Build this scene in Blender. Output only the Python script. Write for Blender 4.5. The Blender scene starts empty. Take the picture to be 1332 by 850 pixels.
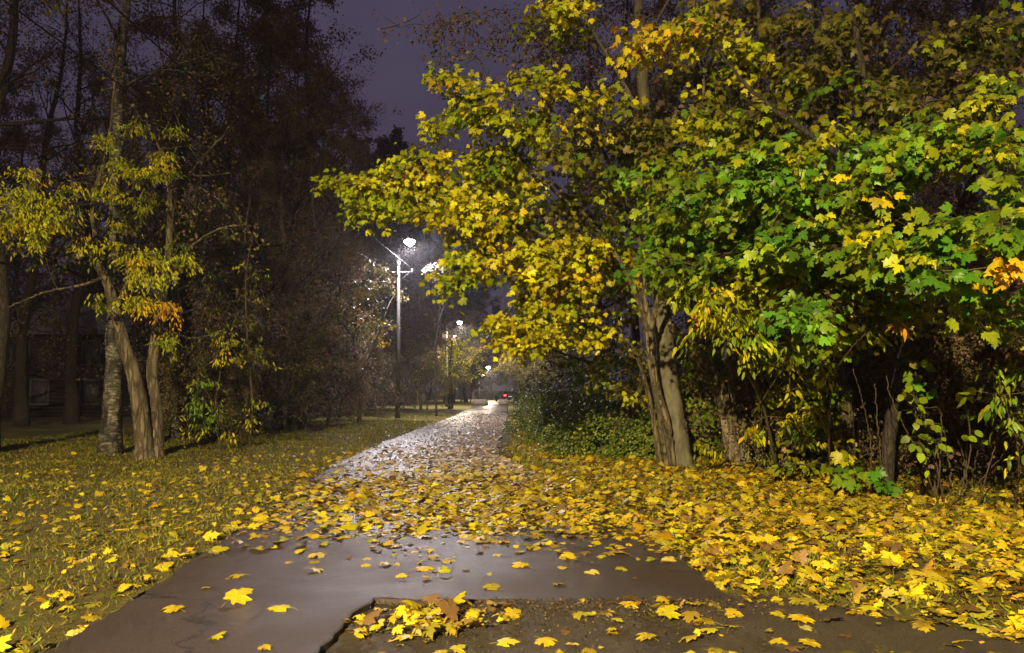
import bpy, math, random
import numpy as np
from mathutils import Vector, noise
R = math.radians
scene = bpy.context.scene
COL = scene.collection

# ------------------------------------------------------------------ camera
PITCH = math.atan(83 / 962)
cd = bpy.data.cameras.new('camera'); cam = bpy.data.objects.new('camera', cd); COL.objects.link(cam)
cam.location = (0, 0, 1.5); cam.rotation_euler = (R(90) + PITCH, 0, 0)
cd.sensor_width = 36; cd.lens = 962 / 1332 * 36; cd.clip_start = 0.1; cd.clip_end = 2000
scene.camera = cam

# ------------------------------------------------------------------ night sky
world = bpy.data.worlds.new('World'); scene.world = world; world.use_nodes = True
nt = world.node_tree; nt.nodes.clear()
out = nt.nodes.new('ShaderNodeOutputWorld'); bg = nt.nodes.new('ShaderNodeBackground')
sky = nt.nodes.new('ShaderNodeTexSky'); sky.sky_type = 'NISHITA'; sky.sun_disc = False
sky.sun_elevation = R(-4); sky.sun_rotation = R(200)
tc = nt.nodes.new('ShaderNodeTexCoord'); sep = nt.nodes.new('ShaderNodeSeparateXYZ')
nt.links.new(tc.outputs['Generated'], sep.inputs[0])
ramp = nt.nodes.new('ShaderNodeValToRGB')            # glow of the town on low cloud
ramp.color_ramp.elements[0].position = 0.0; ramp.color_ramp.elements[0].color = (0.056, 0.044, 0.070, 1)
ramp.color_ramp.elements[1].position = 0.6; ramp.color_ramp.elements[1].color = (0.066, 0.054, 0.098, 1)
nt.links.new(sep.outputs['Z'], ramp.inputs[0])
mx = nt.nodes.new('ShaderNodeMixRGB'); mx.blend_type = 'ADD'; mx.inputs[0].default_value = 0.03
cn = nt.nodes.new('ShaderNodeTexNoise'); cn.inputs['Scale'].default_value = 3.0; cn.inputs['Detail'].default_value = 5; nt.links.new(tc.outputs['Generated'], cn.inputs['Vector'])
cr = nt.nodes.new('ShaderNodeValToRGB'); cr.color_ramp.elements[0].position = 0.35; cr.color_ramp.elements[0].color = (0.82, 0.82, 0.84, 1); cr.color_ramp.elements[1].position = 0.68; cr.color_ramp.elements[1].color = (1.2, 1.17, 1.14, 1)
cm = nt.nodes.new('ShaderNodeMixRGB'); cm.blend_type = 'MULTIPLY'; cm.inputs[0].default_value = 1; nt.links.new(cn.outputs[0], cr.inputs[0]); nt.links.new(ramp.outputs[0], cm.inputs[1]); nt.links.new(cr.outputs[0], cm.inputs[2])
nt.links.new(cm.outputs[0], mx.inputs[1]); nt.links.new(sky.outputs[0], mx.inputs[2])
nt.links.new(mx.outputs[0], bg.inputs[0]); bg.inputs[1].default_value = 1.0
nt.links.new(bg.outputs[0], out.inputs[0])
LAMP_POWER = 39000; LAMP_COL = (1.0, 0.80, 0.39)
FAR_POWER = 3300; FAR_COL = (1.0, 0.90, 0.95)
HAZE = 0.0011

# ------------------------------------------------------------------ render settings
scene.view_settings.view_transform = 'Standard'; scene.view_settings.look = 'None'
scene.view_settings.exposure = 0; scene.view_settings.gamma = 1; scene.view_settings.use_curve_mapping = False
scene.render.engine = 'CYCLES'
cy = scene.cycles
cy.max_bounces = 5; cy.diffuse_bounces = 2; cy.glossy_bounces = 2; cy.transmission_bounces = 3
cy.volume_bounces = 0; cy.transparent_max_bounces = 4
cy.use_adaptive_sampling = True; cy.adaptive_threshold = 0.03; cy.adaptive_min_samples = 24
cy.time_limit = 900
cy.use_denoising = True; cy.caustics_reflective = False; cy.caustics_refractive = False
cy.sample_clamp_indirect = 3

# ------------------------------------------------------------------ helpers
def at(px, py, Y):
    """world point at depth Y seen at pixel px,py of the 1332x850 photograph"""
    x = (px - 666) / 962; y = (425 - py) / 962
    c, s = math.cos(PITCH), math.sin(PITCH)
    dy, dz = c - y * s, s + y * c
    k = Y / dy
    return np.array([x * k, Y, 1.5 + dz * k])

def gp(px, py):
    y = (425 - py) / 962; c, s = math.cos(PITCH), math.sin(PITCH)
    k = -1.5 / (s + y * c)
    return np.array([(px - 666) / 962 * k, (c - y * s) * k, 0.0])

def smooth(t): t = np.clip(t, 0, 1); return t * t * (3 - 2 * t)
LE = ([-12, 4.2, 7.9, 10, 15, 22, 45, 76, 95], [-2.5, -2.66, -2.93, -3.1, -3.6, -3.75, -3.4, -3.7, -4.0])
RE = ([5.4, 7.1, 9, 12, 17.6, 30, 45, 76, 95], [1.62, 1.5, 1.25, 0.7, -0.4, -0.34, -0.3, -0.45, -0.5])
def left_edge(y): return np.interp(y, *LE)
def right_edge(y): return np.interp(y, *RE)

def wave(x, y):
    return (np.sin(x * 0.9 + 1.3) * np.sin(y * 0.71 + 0.4) * 0.5 + np.sin(x * 2.3 + y * 1.1) * 0.22 + np.sin(x * 1.3 - y * 2.7 + 2) * 0.2
            + np.sin(x * 5.1 + y * 3.3) * 0.07 + np.sin(y * 6.1 - x * 3.7) * 0.07)
def gz(x, y):
    """height of the ground: flat under the path, gently lumpy beside it"""
    x = np.asarray(x, float); y = np.asarray(y, float)
    l = left_edge(y) - x; r = x - np.where(y < 5.5, 1.72 + np.minimum(5.5 - y, 2.5) * 2.6, right_edge(y))
    d = np.maximum(l, r)
    a = smooth(d / 2.5)
    return -0.05 + smooth((d + 0.05) / 0.45) * 0.045 + a * 0.08 * (wave(x, y) + 0.5) * np.where(np.abs(x) > 60, 0.3, 1)

def tag(o, label=None, cat=None, group=None, kind=None):
    if label: o['label'] = label
    if cat: o['category'] = cat
    if group: o['group'] = group
    if kind: o['kind'] = kind
    return o
def empty(name, loc, **k):
    o = bpy.data.objects.new(name, None); COL.objects.link(o); o.location = tuple(float(v) for v in loc)
    o.empty_display_size = 0.3
    return tag(o, **k)
def link(name, me, parent=None, loc=None, **k):
    o = bpy.data.objects.new(name, me); COL.objects.link(o)
    if parent is not None: o.parent = parent
    if loc is not None: o.location = tuple(float(v) for v in loc)
    return tag(o, **k)

class MB:
    """collects triangles"""
    def __init__(s): s.V = []; s.F = []; s.C = []; s.n = 0
    def add(s, V, F, C=None):
        V = np.asarray(V, np.float32).reshape(-1, 3); F = np.asarray(F, np.int64).reshape(-1, 3)
        s.V.append(V); s.F.append(F + s.n); s.n += len(V)
        if C is None: C = np.ones((len(V), 3), np.float32)
        s.C.append(np.asarray(C, np.float32))
    def mesh(s, name, mat, smooth_=False, origin=(0, 0, 0), colour=True):
        V = np.concatenate(s.V) - np.array(origin, np.float32); F = np.concatenate(s.F)
        me = bpy.data.meshes.new(name)
        me.vertices.add(len(V)); me.vertices.foreach_set('co', V.ravel())
        me.loops.add(len(F) * 3); me.loops.foreach_set('vertex_index', F.ravel().astype(np.int32))
        me.polygons.add(len(F))
        me.polygons.foreach_set('loop_start', np.arange(0, len(F) * 3, 3, dtype=np.int32))
        me.polygons.foreach_set('loop_total', np.full(len(F), 3, np.int32))
        if smooth_: me.polygons.foreach_set('use_smooth', np.ones(len(F), bool))
        if colour:
            a = me.color_attributes.new('col', 'FLOAT_COLOR', 'POINT')
            C = np.concatenate(s.C); a.data.foreach_set('color', np.concatenate([C, np.ones((len(C), 1), np.float32)], 1).ravel())
        me.materials.append(mat); me.update(calc_edges=True); me.validate()
        return me
    def box(s, c, size, rz=0.0, taper=0.0):
        hx, hy, hz = [v / 2 for v in size]
        v = np.array([[x * hx * (1 - taper * (z > 0)), y * hy * (1 - taper * (z > 0)), z * hz] for z in (-1, 1) for y in (-1, 1) for x in (-1, 1)], float)
        cs, sn = math.cos(rz), math.sin(rz)
        v = np.stack([v[:, 0] * cs - v[:, 1] * sn, v[:, 0] * sn + v[:, 1] * cs, v[:, 2]], 1) + np.array(c)
        q = [(0, 2, 3, 1), (4, 5, 7, 6), (0, 1, 5, 4), (2, 6, 7, 3), (0, 4, 6, 2), (1, 3, 7, 5)]
        f = [t for a, b, c_, d in q for t in ((a, b, c_), (a, c_, d))]
        s.add(v, f)
    def tube(s, pts, radii, sides=10, rough=0.0, rng=None, cap=True):
        pts = np.asarray(pts, float); radii = np.asarray(radii, float)
        n = len(pts); T = np.gradient(pts, axis=0); T /= np.linalg.norm(T, axis=1)[:, None] + 1e-9
        u = np.cross(T[0], [0.13, 0.97, 0.2]); u /= np.linalg.norm(u)
        V = []
        ph = np.arange(sides) * 2 * math.pi / sides
        for i in range(n):
            u = u - T[i] * u.dot(T[i]); u /= np.linalg.norm(u); w = np.cross(T[i], u)
            rr = radii[i] * np.ones(sides)
            if rough: rr = rr * (1 + rough * (np.sin(ph * 3 + i * 0.35) * 0.5 + np.sin(ph * 5 - i * 0.6) * 0.3 + (rng.random(sides) - 0.5) * 0.6))
            V.append(pts[i] + np.cos(ph)[:, None] * rr[:, None] * u + np.sin(ph)[:, None] * rr[:, None] * w)
        V = np.concatenate(V); F = []
        for i in range(n - 1):
            a = i * sides + np.arange(sides); b = i * sides + (np.arange(sides) + 1) % sides
            F.append(np.stack([a, b, b + sides], 1)); F.append(np.stack([a, b + sides, a + sides], 1))
        if cap:
            V = np.concatenate([V, pts[-1:], pts[:1]]); e = n * sides
            a = (n - 1) * sides + np.arange(sides); b = (n - 1) * sides + (np.arange(sides) + 1) % sides
            F.append(np.stack([a, b, np.full(sides, e)], 1))
            a = np.arange(sides); b = (np.arange(sides) + 1) % sides
            F.append(np.stack([b, a, np.full(sides, e + 1)], 1))
        s.add(V, np.concatenate(F))
    def sticks(s, P0, P1, r0, r1, sides=3):
        P0 = np.asarray(P0, float); P1 = np.asarray(P1, float); N = len(P0)
        if N == 0: return
        r0 = np.broadcast_to(r0, N); r1 = np.broadcast_to(r1, N)
        D = P1 - P0; D /= np.linalg.norm(D, axis=1)[:, None] + 1e-9
        ref = np.where(np.abs(D[:, 2:3]) > 0.9, [[1.0, 0, 0]], [[0, 0, 1.0]])
        u = np.cross(D, ref); u /= np.linalg.norm(u, axis=1)[:, None]; w = np.cross(D, u)
        ph = np.arange(sides) * 2 * math.pi / sides
        ring = np.cos(ph)[None, :, None] * u[:, None] + np.sin(ph)[None, :, None] * w[:, None]
        A = P0[:, None] + ring * r0[:, None, None]; B = P1[:, None] + ring * r1[:, None, None]
        V = np.concatenate([A, B], 1)
        f = []
        for i in range(sides):
            j = (i + 1) % sides; f += [(i, j, j + sides), (i, j + sides, i + sides)]
        F = np.array(f)[None] + (np.arange(N) * 2 * sides)[:, None, None]
        s.add(V.reshape(-1, 3), F.reshape(-1, 3))
    def leaves(s, tpl, pos, ydir, nrm, size, colr, bend=None, fold=None, width=None):
        """one copy of the outline tpl=(verts, faces) per row"""
        TV, TF = tpl; N = len(pos)
        if N == 0: return
        y = ydir / (np.linalg.norm(ydir, axis=1)[:, None] + 1e-9)
        x = np.cross(y, nrm); x /= np.linalg.norm(x, axis=1)[:, None] + 1e-9
        z = np.cross(x, y)
        size = np.broadcast_to(size, N); bend = np.broadcast_to(0.25 if bend is None else bend, N); fold = np.broadcast_to(0.3 if fold is None else fold, N)
        wd = np.broadcast_to(1.0 if width is None else width, N)
        tx = TV[None, :, 0] * wd[:, None]; ty = TV[None, :, 1] * np.ones((N, 1))
        tz = TV[None, :, 2] - bend[:, None] * ty ** 2 * np.sign(1) + fold[:, None] * np.abs(tx) * (1 - 0.9 * np.abs(tx) * 2)
        V = pos[:, None] + size[:, None, None] * (tx[..., None] * x[:, None] + ty[..., None] * y[:, None] + tz[..., None] * z[:, None])
        m = len(TV)
        F = TF[None] + (np.arange(N) * m)[:, None, None]
        s.add(V.reshape(-1, 3), F.reshape(-1, 3), np.repeat(colr, m, axis=0))

def fan(half, c, close=True):
    """leaf outline from its right half (base ... tip), fanned about centre c"""
    L = [(-x, y, z) for x, y, z in half[::-1] if abs(x) > 1e-6]
    V = [(0, c, 0.02)] + list(half) + L
    n = len(V) - 1
    F = [(0, 1 + i, 1 + (i + 1) % n) for i in range(n)]
    return np.array(V, float), np.array(F)
h = [(0, 0.0, 0), (0.07, -0.05, 0), (0.20, -0.13, -.02), (0.33, -0.12, -.05), (0.30, 0.0, -.02), (0.42, 0.06, -.05), (0.60, 0.20, -.10), (0.50, 0.27, -.06), (0.56, 0.40, -.08),
     (0.58, 0.55, -.10), (0.43, 0.50, -.05), (0.25, 0.44, 0.0), (0.26, 0.60, -.01), (0.33, 0.74, -.05), (0.19, 0.74, -.02), (0.12, 0.86, -.03), (0.0, 1.02, -.06)]
MAPLE_HI = fan(h, 0.25)
MAPLE = fan([h[i] for i in (0, 3, 4, 6, 8, 9, 11, 13, 14, 16)], 0.28)
ROUND = fan([(0, 0, 0), (0.25, 0.12, 0), (0.40, 0.38, 0), (0.30, 0.7, 0), (0, 1.0, 0)], 0.45)
LANCE = fan([(0, 0, 0), (0.13, 0.2, 0), (0.17, 0.45, 0), (0.10, 0.75, 0), (0, 1, 0)], 0.45)
DIAM = (np.array([(0, 0, 0), (0.32, 0.45, 0), (0, 1, 0), (-0.32, 0.45, 0)], float), np.array([(0, 1, 2), (0, 2, 3)]))
BLADE = (np.array([(-0.035, 0, 0), (0.035, 0, 0), (0.028, 0.5, 0), (-0.028, 0.5, 0), (0, 1, 0)], float), np.array([(0, 1, 2), (0, 2, 3), (3, 2, 4)]))

def unit(v): return v / (np.linalg.norm(v, axis=-1, keepdims=True) + 1e-9)
def rnd(rng, n): return rng.normal(size=(n, 3))

PAL = {  # leaf colours (linear); olive and gy are darkened to carry canopy shade
    'yellow': [(0.58, 0.51, 0.012), (0.66, 0.57, 0.016), (0.50, 0.47, 0.015), (0.62, 0.46, 0.012)],
    'yg': [(0.36, 0.39, 0.012), (0.48, 0.48, 0.014), (0.26, 0.31, 0.010), (0.54, 0.49, 0.014)],
    'green': [(0.09, 0.23, 0.018), (0.14, 0.30, 0.022), (0.17, 0.28, 0.018), (0.06, 0.15, 0.015)],
    'gy': [(0.15, 0.24, 0.012), (0.21, 0.28, 0.012), (0.27, 0.30, 0.012), (0.11, 0.20, 0.012)],
    'orange': [(0.66, 0.36, 0.015), (0.60, 0.38, 0.02), (0.55, 0.29, 0.01)],
    'brown': [(0.22, 0.13, 0.105), (0.29, 0.18, 0.14), (0.17, 0.105, 0.09), (0.23, 0.16, 0.11)],
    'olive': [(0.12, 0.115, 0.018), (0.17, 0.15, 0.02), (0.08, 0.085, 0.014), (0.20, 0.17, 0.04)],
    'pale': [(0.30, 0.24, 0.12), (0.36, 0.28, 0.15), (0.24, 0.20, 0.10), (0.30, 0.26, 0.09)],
    'dgreen': [(0.10, 0.16, 0.025), (0.14, 0.21, 0.03), (0.08, 0.13, 0.02), (0.22, 0.25, 0.04)],
    'litter': [(0.68, 0.49, 0.02), (0.74, 0.56, 0.03), (0.62, 0.45, 0.02), (0.70, 0.51, 0.02), (0.66, 0.50, 0.03), (0.68, 0.50, 0.02), (0.58, 0.44, 0.02), (0.50, 0.44, 0.03), (0.64, 0.38, 0.015), (0.40, 0.27, 0.04), (0.50, 0.40, 0.10), (0.26, 0.15, 0.04), (0.34, 0.30, 0.03), (0.20, 0.12, 0.05), (0.44, 0.36, 0.02)],
}
def pal(rng, keys, n, p=None, var=0.18):
    """keys: dict name -> weight"""
    names = list(keys); w = np.array([keys[k] for k in names], float); w /= w.sum()
    pick = rng.choice(len(names), n, p=w); out_ = np.zeros((n, 3))
    for i, k in enumerate(names):
        m = np.where(pick == i)[0]; c = np.array(PAL[k]); out_[m] = c[rng.integers(len(c), size=len(m))]
    return (out_ * (1 + var * rng.normal(size=(n, 1)).clip(-2, 2)) * (1 + 0.06 * rng.normal(size=(n, 3)).clip(-2, 2))).clip(0.004, 0.85)

# ------------------------------------------------------------------ materials
def newmat(name):
    m = bpy.data.materials.new(name); m.use_nodes = True; t = m.node_tree; t.nodes.clear()
    o = t.nodes.new('ShaderNodeOutputMaterial'); b = t.nodes.new('ShaderNodeBsdfPrincipled')
    t.links.new(b.outputs[0], o.inputs[0]); return m, t, b, o
def nz(t, scale, detail=4, rough=0.6, vec=None, dist=0.0):
    n = t.nodes.new('ShaderNodeTexNoise'); n.inputs['Scale'].default_value = scale; n.inputs['Detail'].default_value = detail
    n.inputs['Roughness'].default_value = rough; n.inputs['Distortion'].default_value = dist
    if vec is not None: t.links.new(vec, n.inputs['Vector'])
    return n
def rampn(t, fac, stops):
    r = t.nodes.new('ShaderNodeValToRGB'); e = r.color_ramp.elements
    while len(e) < len(stops): e.new(0.5)
    for k, (p, c) in zip(e, stops): k.position = p; k.color = (*c, 1) if len(c) == 3 else c
    t.links.new(fac, r.inputs[0]); return r
def coords(t, scale=(1, 1, 1), kind='Object'):
    c = t.nodes.new('ShaderNodeTexCoord'); m = t.nodes.new('ShaderNodeMapping'); m.inputs['Scale'].default_value = scale
    t.links.new(c.outputs[kind], m.inputs[0]); return m.outputs[0]
def bump(t, b, h_, strength=0.5, dist=0.02):
    n = t.nodes.new('ShaderNodeBump'); n.inputs['Strength'].default_value = strength; n.inputs['Distance'].default_value = dist
    t.links.new(h_, n.inputs['Height']); t.links.new(n.outputs[0], b.inputs['Normal']); return n
def leaf_mat(name, rough=0.42, trans=0.3, spec=0.28, blotch=0.25):
    m, t, b, o = newmat(name)
    a = t.nodes.new('ShaderNodeAttribute'); a.attribute_name = 'col'
    n = nz(t, 60, 3, 0.6, coords(t)); r = rampn(t, n.outputs[0], [(0.3, (0.8, 0.8, 0.8)), (0.7, (1.12, 1.12, 1.12))])
    mul = t.nodes.new('ShaderNodeMixRGB'); mul.blend_type = 'MULTIPLY'; mul.inputs[0].default_value = 1
    t.links.new(a.outputs['Color'], mul.inputs[1]); t.links.new(r.outputs[0], mul.inputs[2])
    n4 = nz(t, 17, 4, 0.7, coords(t)); r4 = rampn(t, n4.outputs[0], [(0.56, (0, 0, 0)), (0.70, (1, 1, 1))]); sc = t.nodes.new('ShaderNodeMath'); sc.operation = 'MULTIPLY'; sc.inputs[1].default_value = blotch
    t.links.new(r4.outputs[0], sc.inputs[0]); bl = t.nodes.new('ShaderNodeMixRGB'); t.links.new(sc.outputs[0], bl.inputs[0]); t.links.new(mul.outputs[0], bl.inputs[1]); bl.inputs[2].default_value = (0.16, 0.09, 0.03, 1); mul = bl
    t.links.new(mul.outputs[0], b.inputs['Base Color']); b.inputs['Roughness'].default_value = rough
    b.inputs['Specular IOR Level'].default_value = spec
    tr = t.nodes.new('ShaderNodeBsdfTranslucent'); t.links.new(mul.outputs[0], tr.inputs[0])
    mixs = t.nodes.new('ShaderNodeMixShader'); mixs.inputs[0].default_value = trans
    t.links.new(b.outputs[0], mixs.inputs[1]); t.links.new(tr.outputs[0], mixs.inputs[2]); t.links.new(mixs.outputs[0], o.inputs[0])
    return m
LEAF = leaf_mat('maple_leaf'); LITTER = leaf_mat('fallen_leaf_skin', 0.42, 0.12, 0.3, 0.75); DRY = leaf_mat('dry_leaf', 0.75, 0.25, 0.15); GRASS = leaf_mat('grass_blade', 0.5, 0.2, 0.3)
GLOSSY = leaf_mat('waxy_leaf', 0.46, 0.15, 0.35)

def bark(name, c0, c1, scale=(8, 8, 1.6), bs=0.8, moss=None, fiss=0.8):
    m, t, b, o = newmat(name); v = coords(t, scale)
    n = nz(t, 2.2, 8, 0.7, v, 0.6); r = rampn(t, n.outputs[0], [(0.32, c0), (0.62, c1), (0.8, tuple(min(1, k * 1.25) for k in c1))])
    col = r.outputs[0]
    if moss:
        n2 = nz(t, 1.1, 5, 0.7, coords(t, (1, 1, 0.6))); r2 = rampn(t, n2.outputs[0], [(0.48, (0, 0, 0)), (0.62, (1, 1, 1))])
        mm = t.nodes.new('ShaderNodeMixRGB'); t.links.new(r2.outputs[0], mm.inputs[0]); t.links.new(col, mm.inputs[1]); mm.inputs[2].default_value = (*moss, 1); col = mm.outputs[0]
    vo = t.nodes.new('ShaderNodeTexVoronoi'); vo.feature = 'DISTANCE_TO_EDGE'; vo.inputs['Scale'].default_value = 3.2; wv = nz(t, 3, 4, 0.7, v); ws = t.nodes.new('ShaderNodeMixRGB'); ws.inputs[0].default_value = 0.35
    t.links.new(v, ws.inputs[1]); t.links.new(wv.outputs[1], ws.inputs[2]); t.links.new(ws.outputs[0], vo.inputs['Vector'])
    rf_ = rampn(t, vo.outputs['Distance'], [(0.0, (0.35, 0.33, 0.3)), (0.16, (1, 1, 1))]); mf = t.nodes.new('ShaderNodeMixRGB'); mf.blend_type = 'MULTIPLY'; mf.inputs[0].default_value = fiss
    t.links.new(col, mf.inputs[1]); t.links.new(rf_.outputs[0], mf.inputs[2]); col = mf.outputs[0]
    t.links.new(col, b.inputs['Base Color']); b.inputs['Roughness'].default_value = 0.75
    hh = t.nodes.new('ShaderNodeMath'); hh.operation = 'MULTIPLY_ADD'; hh.inputs[1].default_value = 1.5 * fiss; t.links.new(rf_.outputs[0], hh.inputs[0]); t.links.new(n.outputs[0], hh.inputs[2])
    bump(t, b, hh.outputs[0], bs, 0.04); return m
BARK_GREY = bark('aspen_bark', (0.05, 0.045, 0.032), (0.22, 0.19, 0.14), (3.4, 3.4, 1.2), 0.5, (0.13, 0.13, 0.05), 0.12)
BARK_BROWN = bark('brown_bark', (0.06, 0.048, 0.032), (0.27, 0.21, 0.14), (4, 4, 0.7), 1.0)
BARK_PALE = bark('pale_peeling_bark', (0.10, 0.075, 0.05), (0.40, 0.33, 0.23), (3.5, 3.5, 0.9), 1.0)
BARK_MOSS = bark('mossy_bark', (0.06, 0.05, 0.03), (0.18, 0.15, 0.09), (6, 6, 2), 0.8, (0.09, 0.11, 0.02))
BARK_DARK = bark('dark_twig_bark', (0.022, 0.017, 0.015), (0.06, 0.045, 0.036), (6, 6, 2), 0.6)
TWIG = bark('twig_bark', (0.05, 0.035, 0.02), (0.12, 0.085, 0.05), (20, 20, 6), 0.3)
# birch: white bark with dark horizontal scars
BIRCH, t, b, o = newmat('birch_bark')
n = nz(t, 3.0, 6, 0.7, coords(t, (2.5, 2.5, 9)), 0.4); n2 = nz(t, 1.3, 5, 0.7, coords(t, (3, 3, 1.2)), 0.5)
r = rampn(t, n.outputs[0], [(0.46, (0.04, 0.035, 0.025)), (0.56, (0.22, 0.20, 0.16)), (0.78, (0.46, 0.43, 0.37))])
r2 = rampn(t, n2.outputs[0], [(0.40, (0.10, 0.08, 0.06)), (0.55, (1, 1, 1))])
mm = t.nodes.new('ShaderNodeMixRGB'); mm.blend_type = 'MULTIPLY'; mm.inputs[0].default_value = 1
t.links.new(r.outputs[0], mm.inputs[1]); t.links.new(r2.outputs[0], mm.inputs[2]); t.links.new(mm.outputs[0], b.inputs['Base Color'])
b.inputs['Roughness'].default_value = 0.7; bump(t, b, n.outputs[0], 0.6, 0.02)

def plain(name, c, rough=0.6, metal=0.0, var=0.25, scale=6, bs=0.15):
    m, t, b, o = newmat(name); n = nz(t, scale, 6, 0.65, coords(t))
    r = rampn(t, n.outputs[0], [(0.3, tuple(k * (1 - var) for k in c)), (0.7, tuple(min(1, k * (1 + var)) for k in c))])
    t.links.new(r.outputs[0], b.inputs['Base Color']); b.inputs['Roughness'].default_value = rough; b.inputs['Metallic'].default_value = metal
    if bs: bump(t, b, n.outputs[0], bs, 0.02)
    return m
CONCRETE = plain('concrete', (0.075, 0.068, 0.062), 0.85, 0, 0.2, 5, 0.3)
BLOCKC = plain('block_concrete', (0.20, 0.18, 0.16), 0.85, 0, 0.3, 4, 0.4)
METAL = plain('galvanised_metal', (0.06, 0.06, 0.06), 0.6, 0.4, 0.15, 9, 0.05)
CABLE = plain('black_cable', (0.012, 0.012, 0.013), 0.6, 0, 0.1, 9, 0)
CERAMIC = plain('glazed_ceramic', (0.5, 0.45, 0.4), 0.2, 0, 0.1, 9, 0)
CARPAINT = plain('dark_car_paint', (0.03, 0.035, 0.045), 0.3, 0.2, 0.05, 3, 0)
GLASS = plain('dark_window_glass', (0.01, 0.012, 0.015), 0.08, 0, 0.05, 3, 0)
RUBBER = plain('tyre_rubber', (0.02, 0.02, 0.02), 0.8, 0, 0.1, 9, 0)
BOARDS, t, b, o = newmat('weathered_boards')
n = nz(t, 2, 6, 0.7, coords(t, (6, 6, 0.7))); r = rampn(t, n.outputs[0], [(0.3, (0.022, 0.017, 0.018)), (0.7, (0.06, 0.045, 0.045))]); t.links.new(r.outputs[0], b.inputs['Base Color']); b.inputs['Roughness'].default_value = 0.85
w = t.nodes.new('ShaderNodeTexWave'); w.wave_type = 'BANDS'; w.bands_direction = 'Z'; w.inputs['Scale'].default_value = 1.6; t.links.new(coords(t), w.inputs[0]); bump(t, b, w.outputs[0], 0.6, 0.05)
ROOFM, t, b, o = newmat('grey_roof_sheet')
n = nz(t, 1.5, 5, 0.6, coords(t)); r = rampn(t, n.outputs[0], [(0.3, (0.16, 0.16, 0.18)), (0.7, (0.27, 0.27, 0.30))]); t.links.new(r.outputs[0], b.inputs['Base Color']); b.inputs['Roughness'].default_value = 0.6
w = t.nodes.new('ShaderNodeTexWave'); w.bands_direction = 'X'; w.inputs['Scale'].default_value = 2.2; t.links.new(coords(t), w.inputs[0]); bump(t, b, w.outputs[0], 0.6, 0.05)
WHITEF = plain('faded_white_paint', (0.13, 0.12, 0.12), 0.6, 0, 0.1, 8, 0)
CURTAIN = plain('pale_curtain_behind_glass', (0.10, 0.09, 0.11), 0.5, 0, 0.3, 3, 0)
def emis(name, c, s):
    m, t, b, o = newmat(name); b.inputs['Base Color'].default_value = (*c, 1); b.inputs['Emission Color'].default_value = (*c, 1); b.inputs['Emission Strength'].default_value = s; return m
LENS = emis('lit_lamp_lens', (0.95, 0.93, 1.0), 260); LENSW = emis('lit_warm_lens', (1.0, 0.83, 0.56), 60)
RED = emis('lit_red_tail_lamp', (1.0, 0.03, 0.03), 14); WHITEL = emis('glowing_number_plate', (1.0, 0.85, 0.75), .5)  # the plate itself emits, standing in for light falling on it

# ground
GROUND, t, b, o = newmat('leafy_soil_and_turf')
v = coords(t)
n1 = nz(t, 0.55, 5, 0.65, v, 0.3); n2 = nz(t, 9, 8, 0.75, v); n3 = nz(t, 42, 5, 0.8, v)
r1 = rampn(t, n1.outputs[0], [(0.38, (0.12, 0.13, 0.012)), (0.52, (0.18, 0.15, 0.018)), (0.66, (0.15, 0.10, 0.022))])
r2 = rampn(t, n2.outputs[0], [(0.35, (0.45, 0.42, 0.40)), (0.55, (1, 1, 1)), (0.7, (1.7, 1.55, 0.9))])
m1 = t.nodes.new('ShaderNodeMixRGB'); m1.blend_type = 'MULTIPLY'; m1.inputs[0].default_value = 1
t.links.new(r1.outputs[0], m1.inputs[1]); t.links.new(r2.outputs[0], m1.inputs[2])
t.links.new(m1.outputs[0], b.inputs['Base Color']); b.inputs['Roughness'].default_value = 0.85
ad = t.nodes.new('ShaderNodeMath'); t.links.new(n2.outputs[0], ad.inputs[0]); t.links.new(n3.outputs[0], ad.inputs[1]); bump(t, b, ad.outputs[0], 1.0, 0.05)
# wet asphalt
ASPH, t, b, o = newmat('wet_asphalt')
v = coords(t)
n1 = nz(t, 0.8, 5, 0.6, v, 0.4); n2 = nz(t, 75, 5, 0.85, v); n3 = nz(t, 7, 5, 0.7, v)
vo = t.nodes.new('ShaderNodeTexVoronoi'); vo.feature = 'DISTANCE_TO_EDGE'; vo.inputs['Scale'].default_value = 0.42; wn = nz(t, 2.5, 5, 0.7, v); va = t.nodes.new('ShaderNodeVectorMath'); va.operation = 'ADD'
vs = t.nodes.new('ShaderNodeVectorMath'); vs.operation = 'SCALE'; vs.inputs['Scale'].default_value = 0.5; t.links.new(wn.outputs[1], vs.inputs[0]); t.links.new(v, va.inputs[0]); t.links.new(vs.outputs[0], va.inputs[1]); t.links.new(va.outputs[0], vo.inputs['Vector'])
rc = rampn(t, vo.outputs['Distance'], [(0.002, (0.25, 0.25, 0.25)), (0.007, (1, 1, 1))])
r1 = rampn(t, n1.outputs[0], [(0.3, (0.046, 0.033, 0.031)), (0.7, (0.064, 0.045, 0.042))])
r2 = rampn(t, n2.outputs[0], [(0.38, (0.6, 0.6, 0.6)), (0.52, (1, 1, 1)), (0.64, (2.6, 2.5, 2.4))])
m1 = t.nodes.new('ShaderNodeMixRGB'); m1.blend_type = 'MULTIPLY'; m1.inputs[0].default_value = 1
t.links.new(r1.outputs[0], m1.inputs[1]); t.links.new(r2.outputs[0], m1.inputs[2]); m3 = t.nodes.new('ShaderNodeMixRGB'); m3.blend_type = 'MULTIPLY'; m3.inputs[0].default_value = 1; t.links.new(m1.outputs[0], m3.inputs[1]); t.links.new(rc.outputs[0], m3.inputs[2]); t.links.new(m3.outputs[0], b.inputs['Base Color'])
rr = rampn(t, n1.outputs[0], [(0.38, (0.30, 0.30, 0.30)), (0.62, (0.50, 0.50, 0.50))]); t.links.new(rr.outputs[0], b.inputs['Roughness'])
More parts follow.
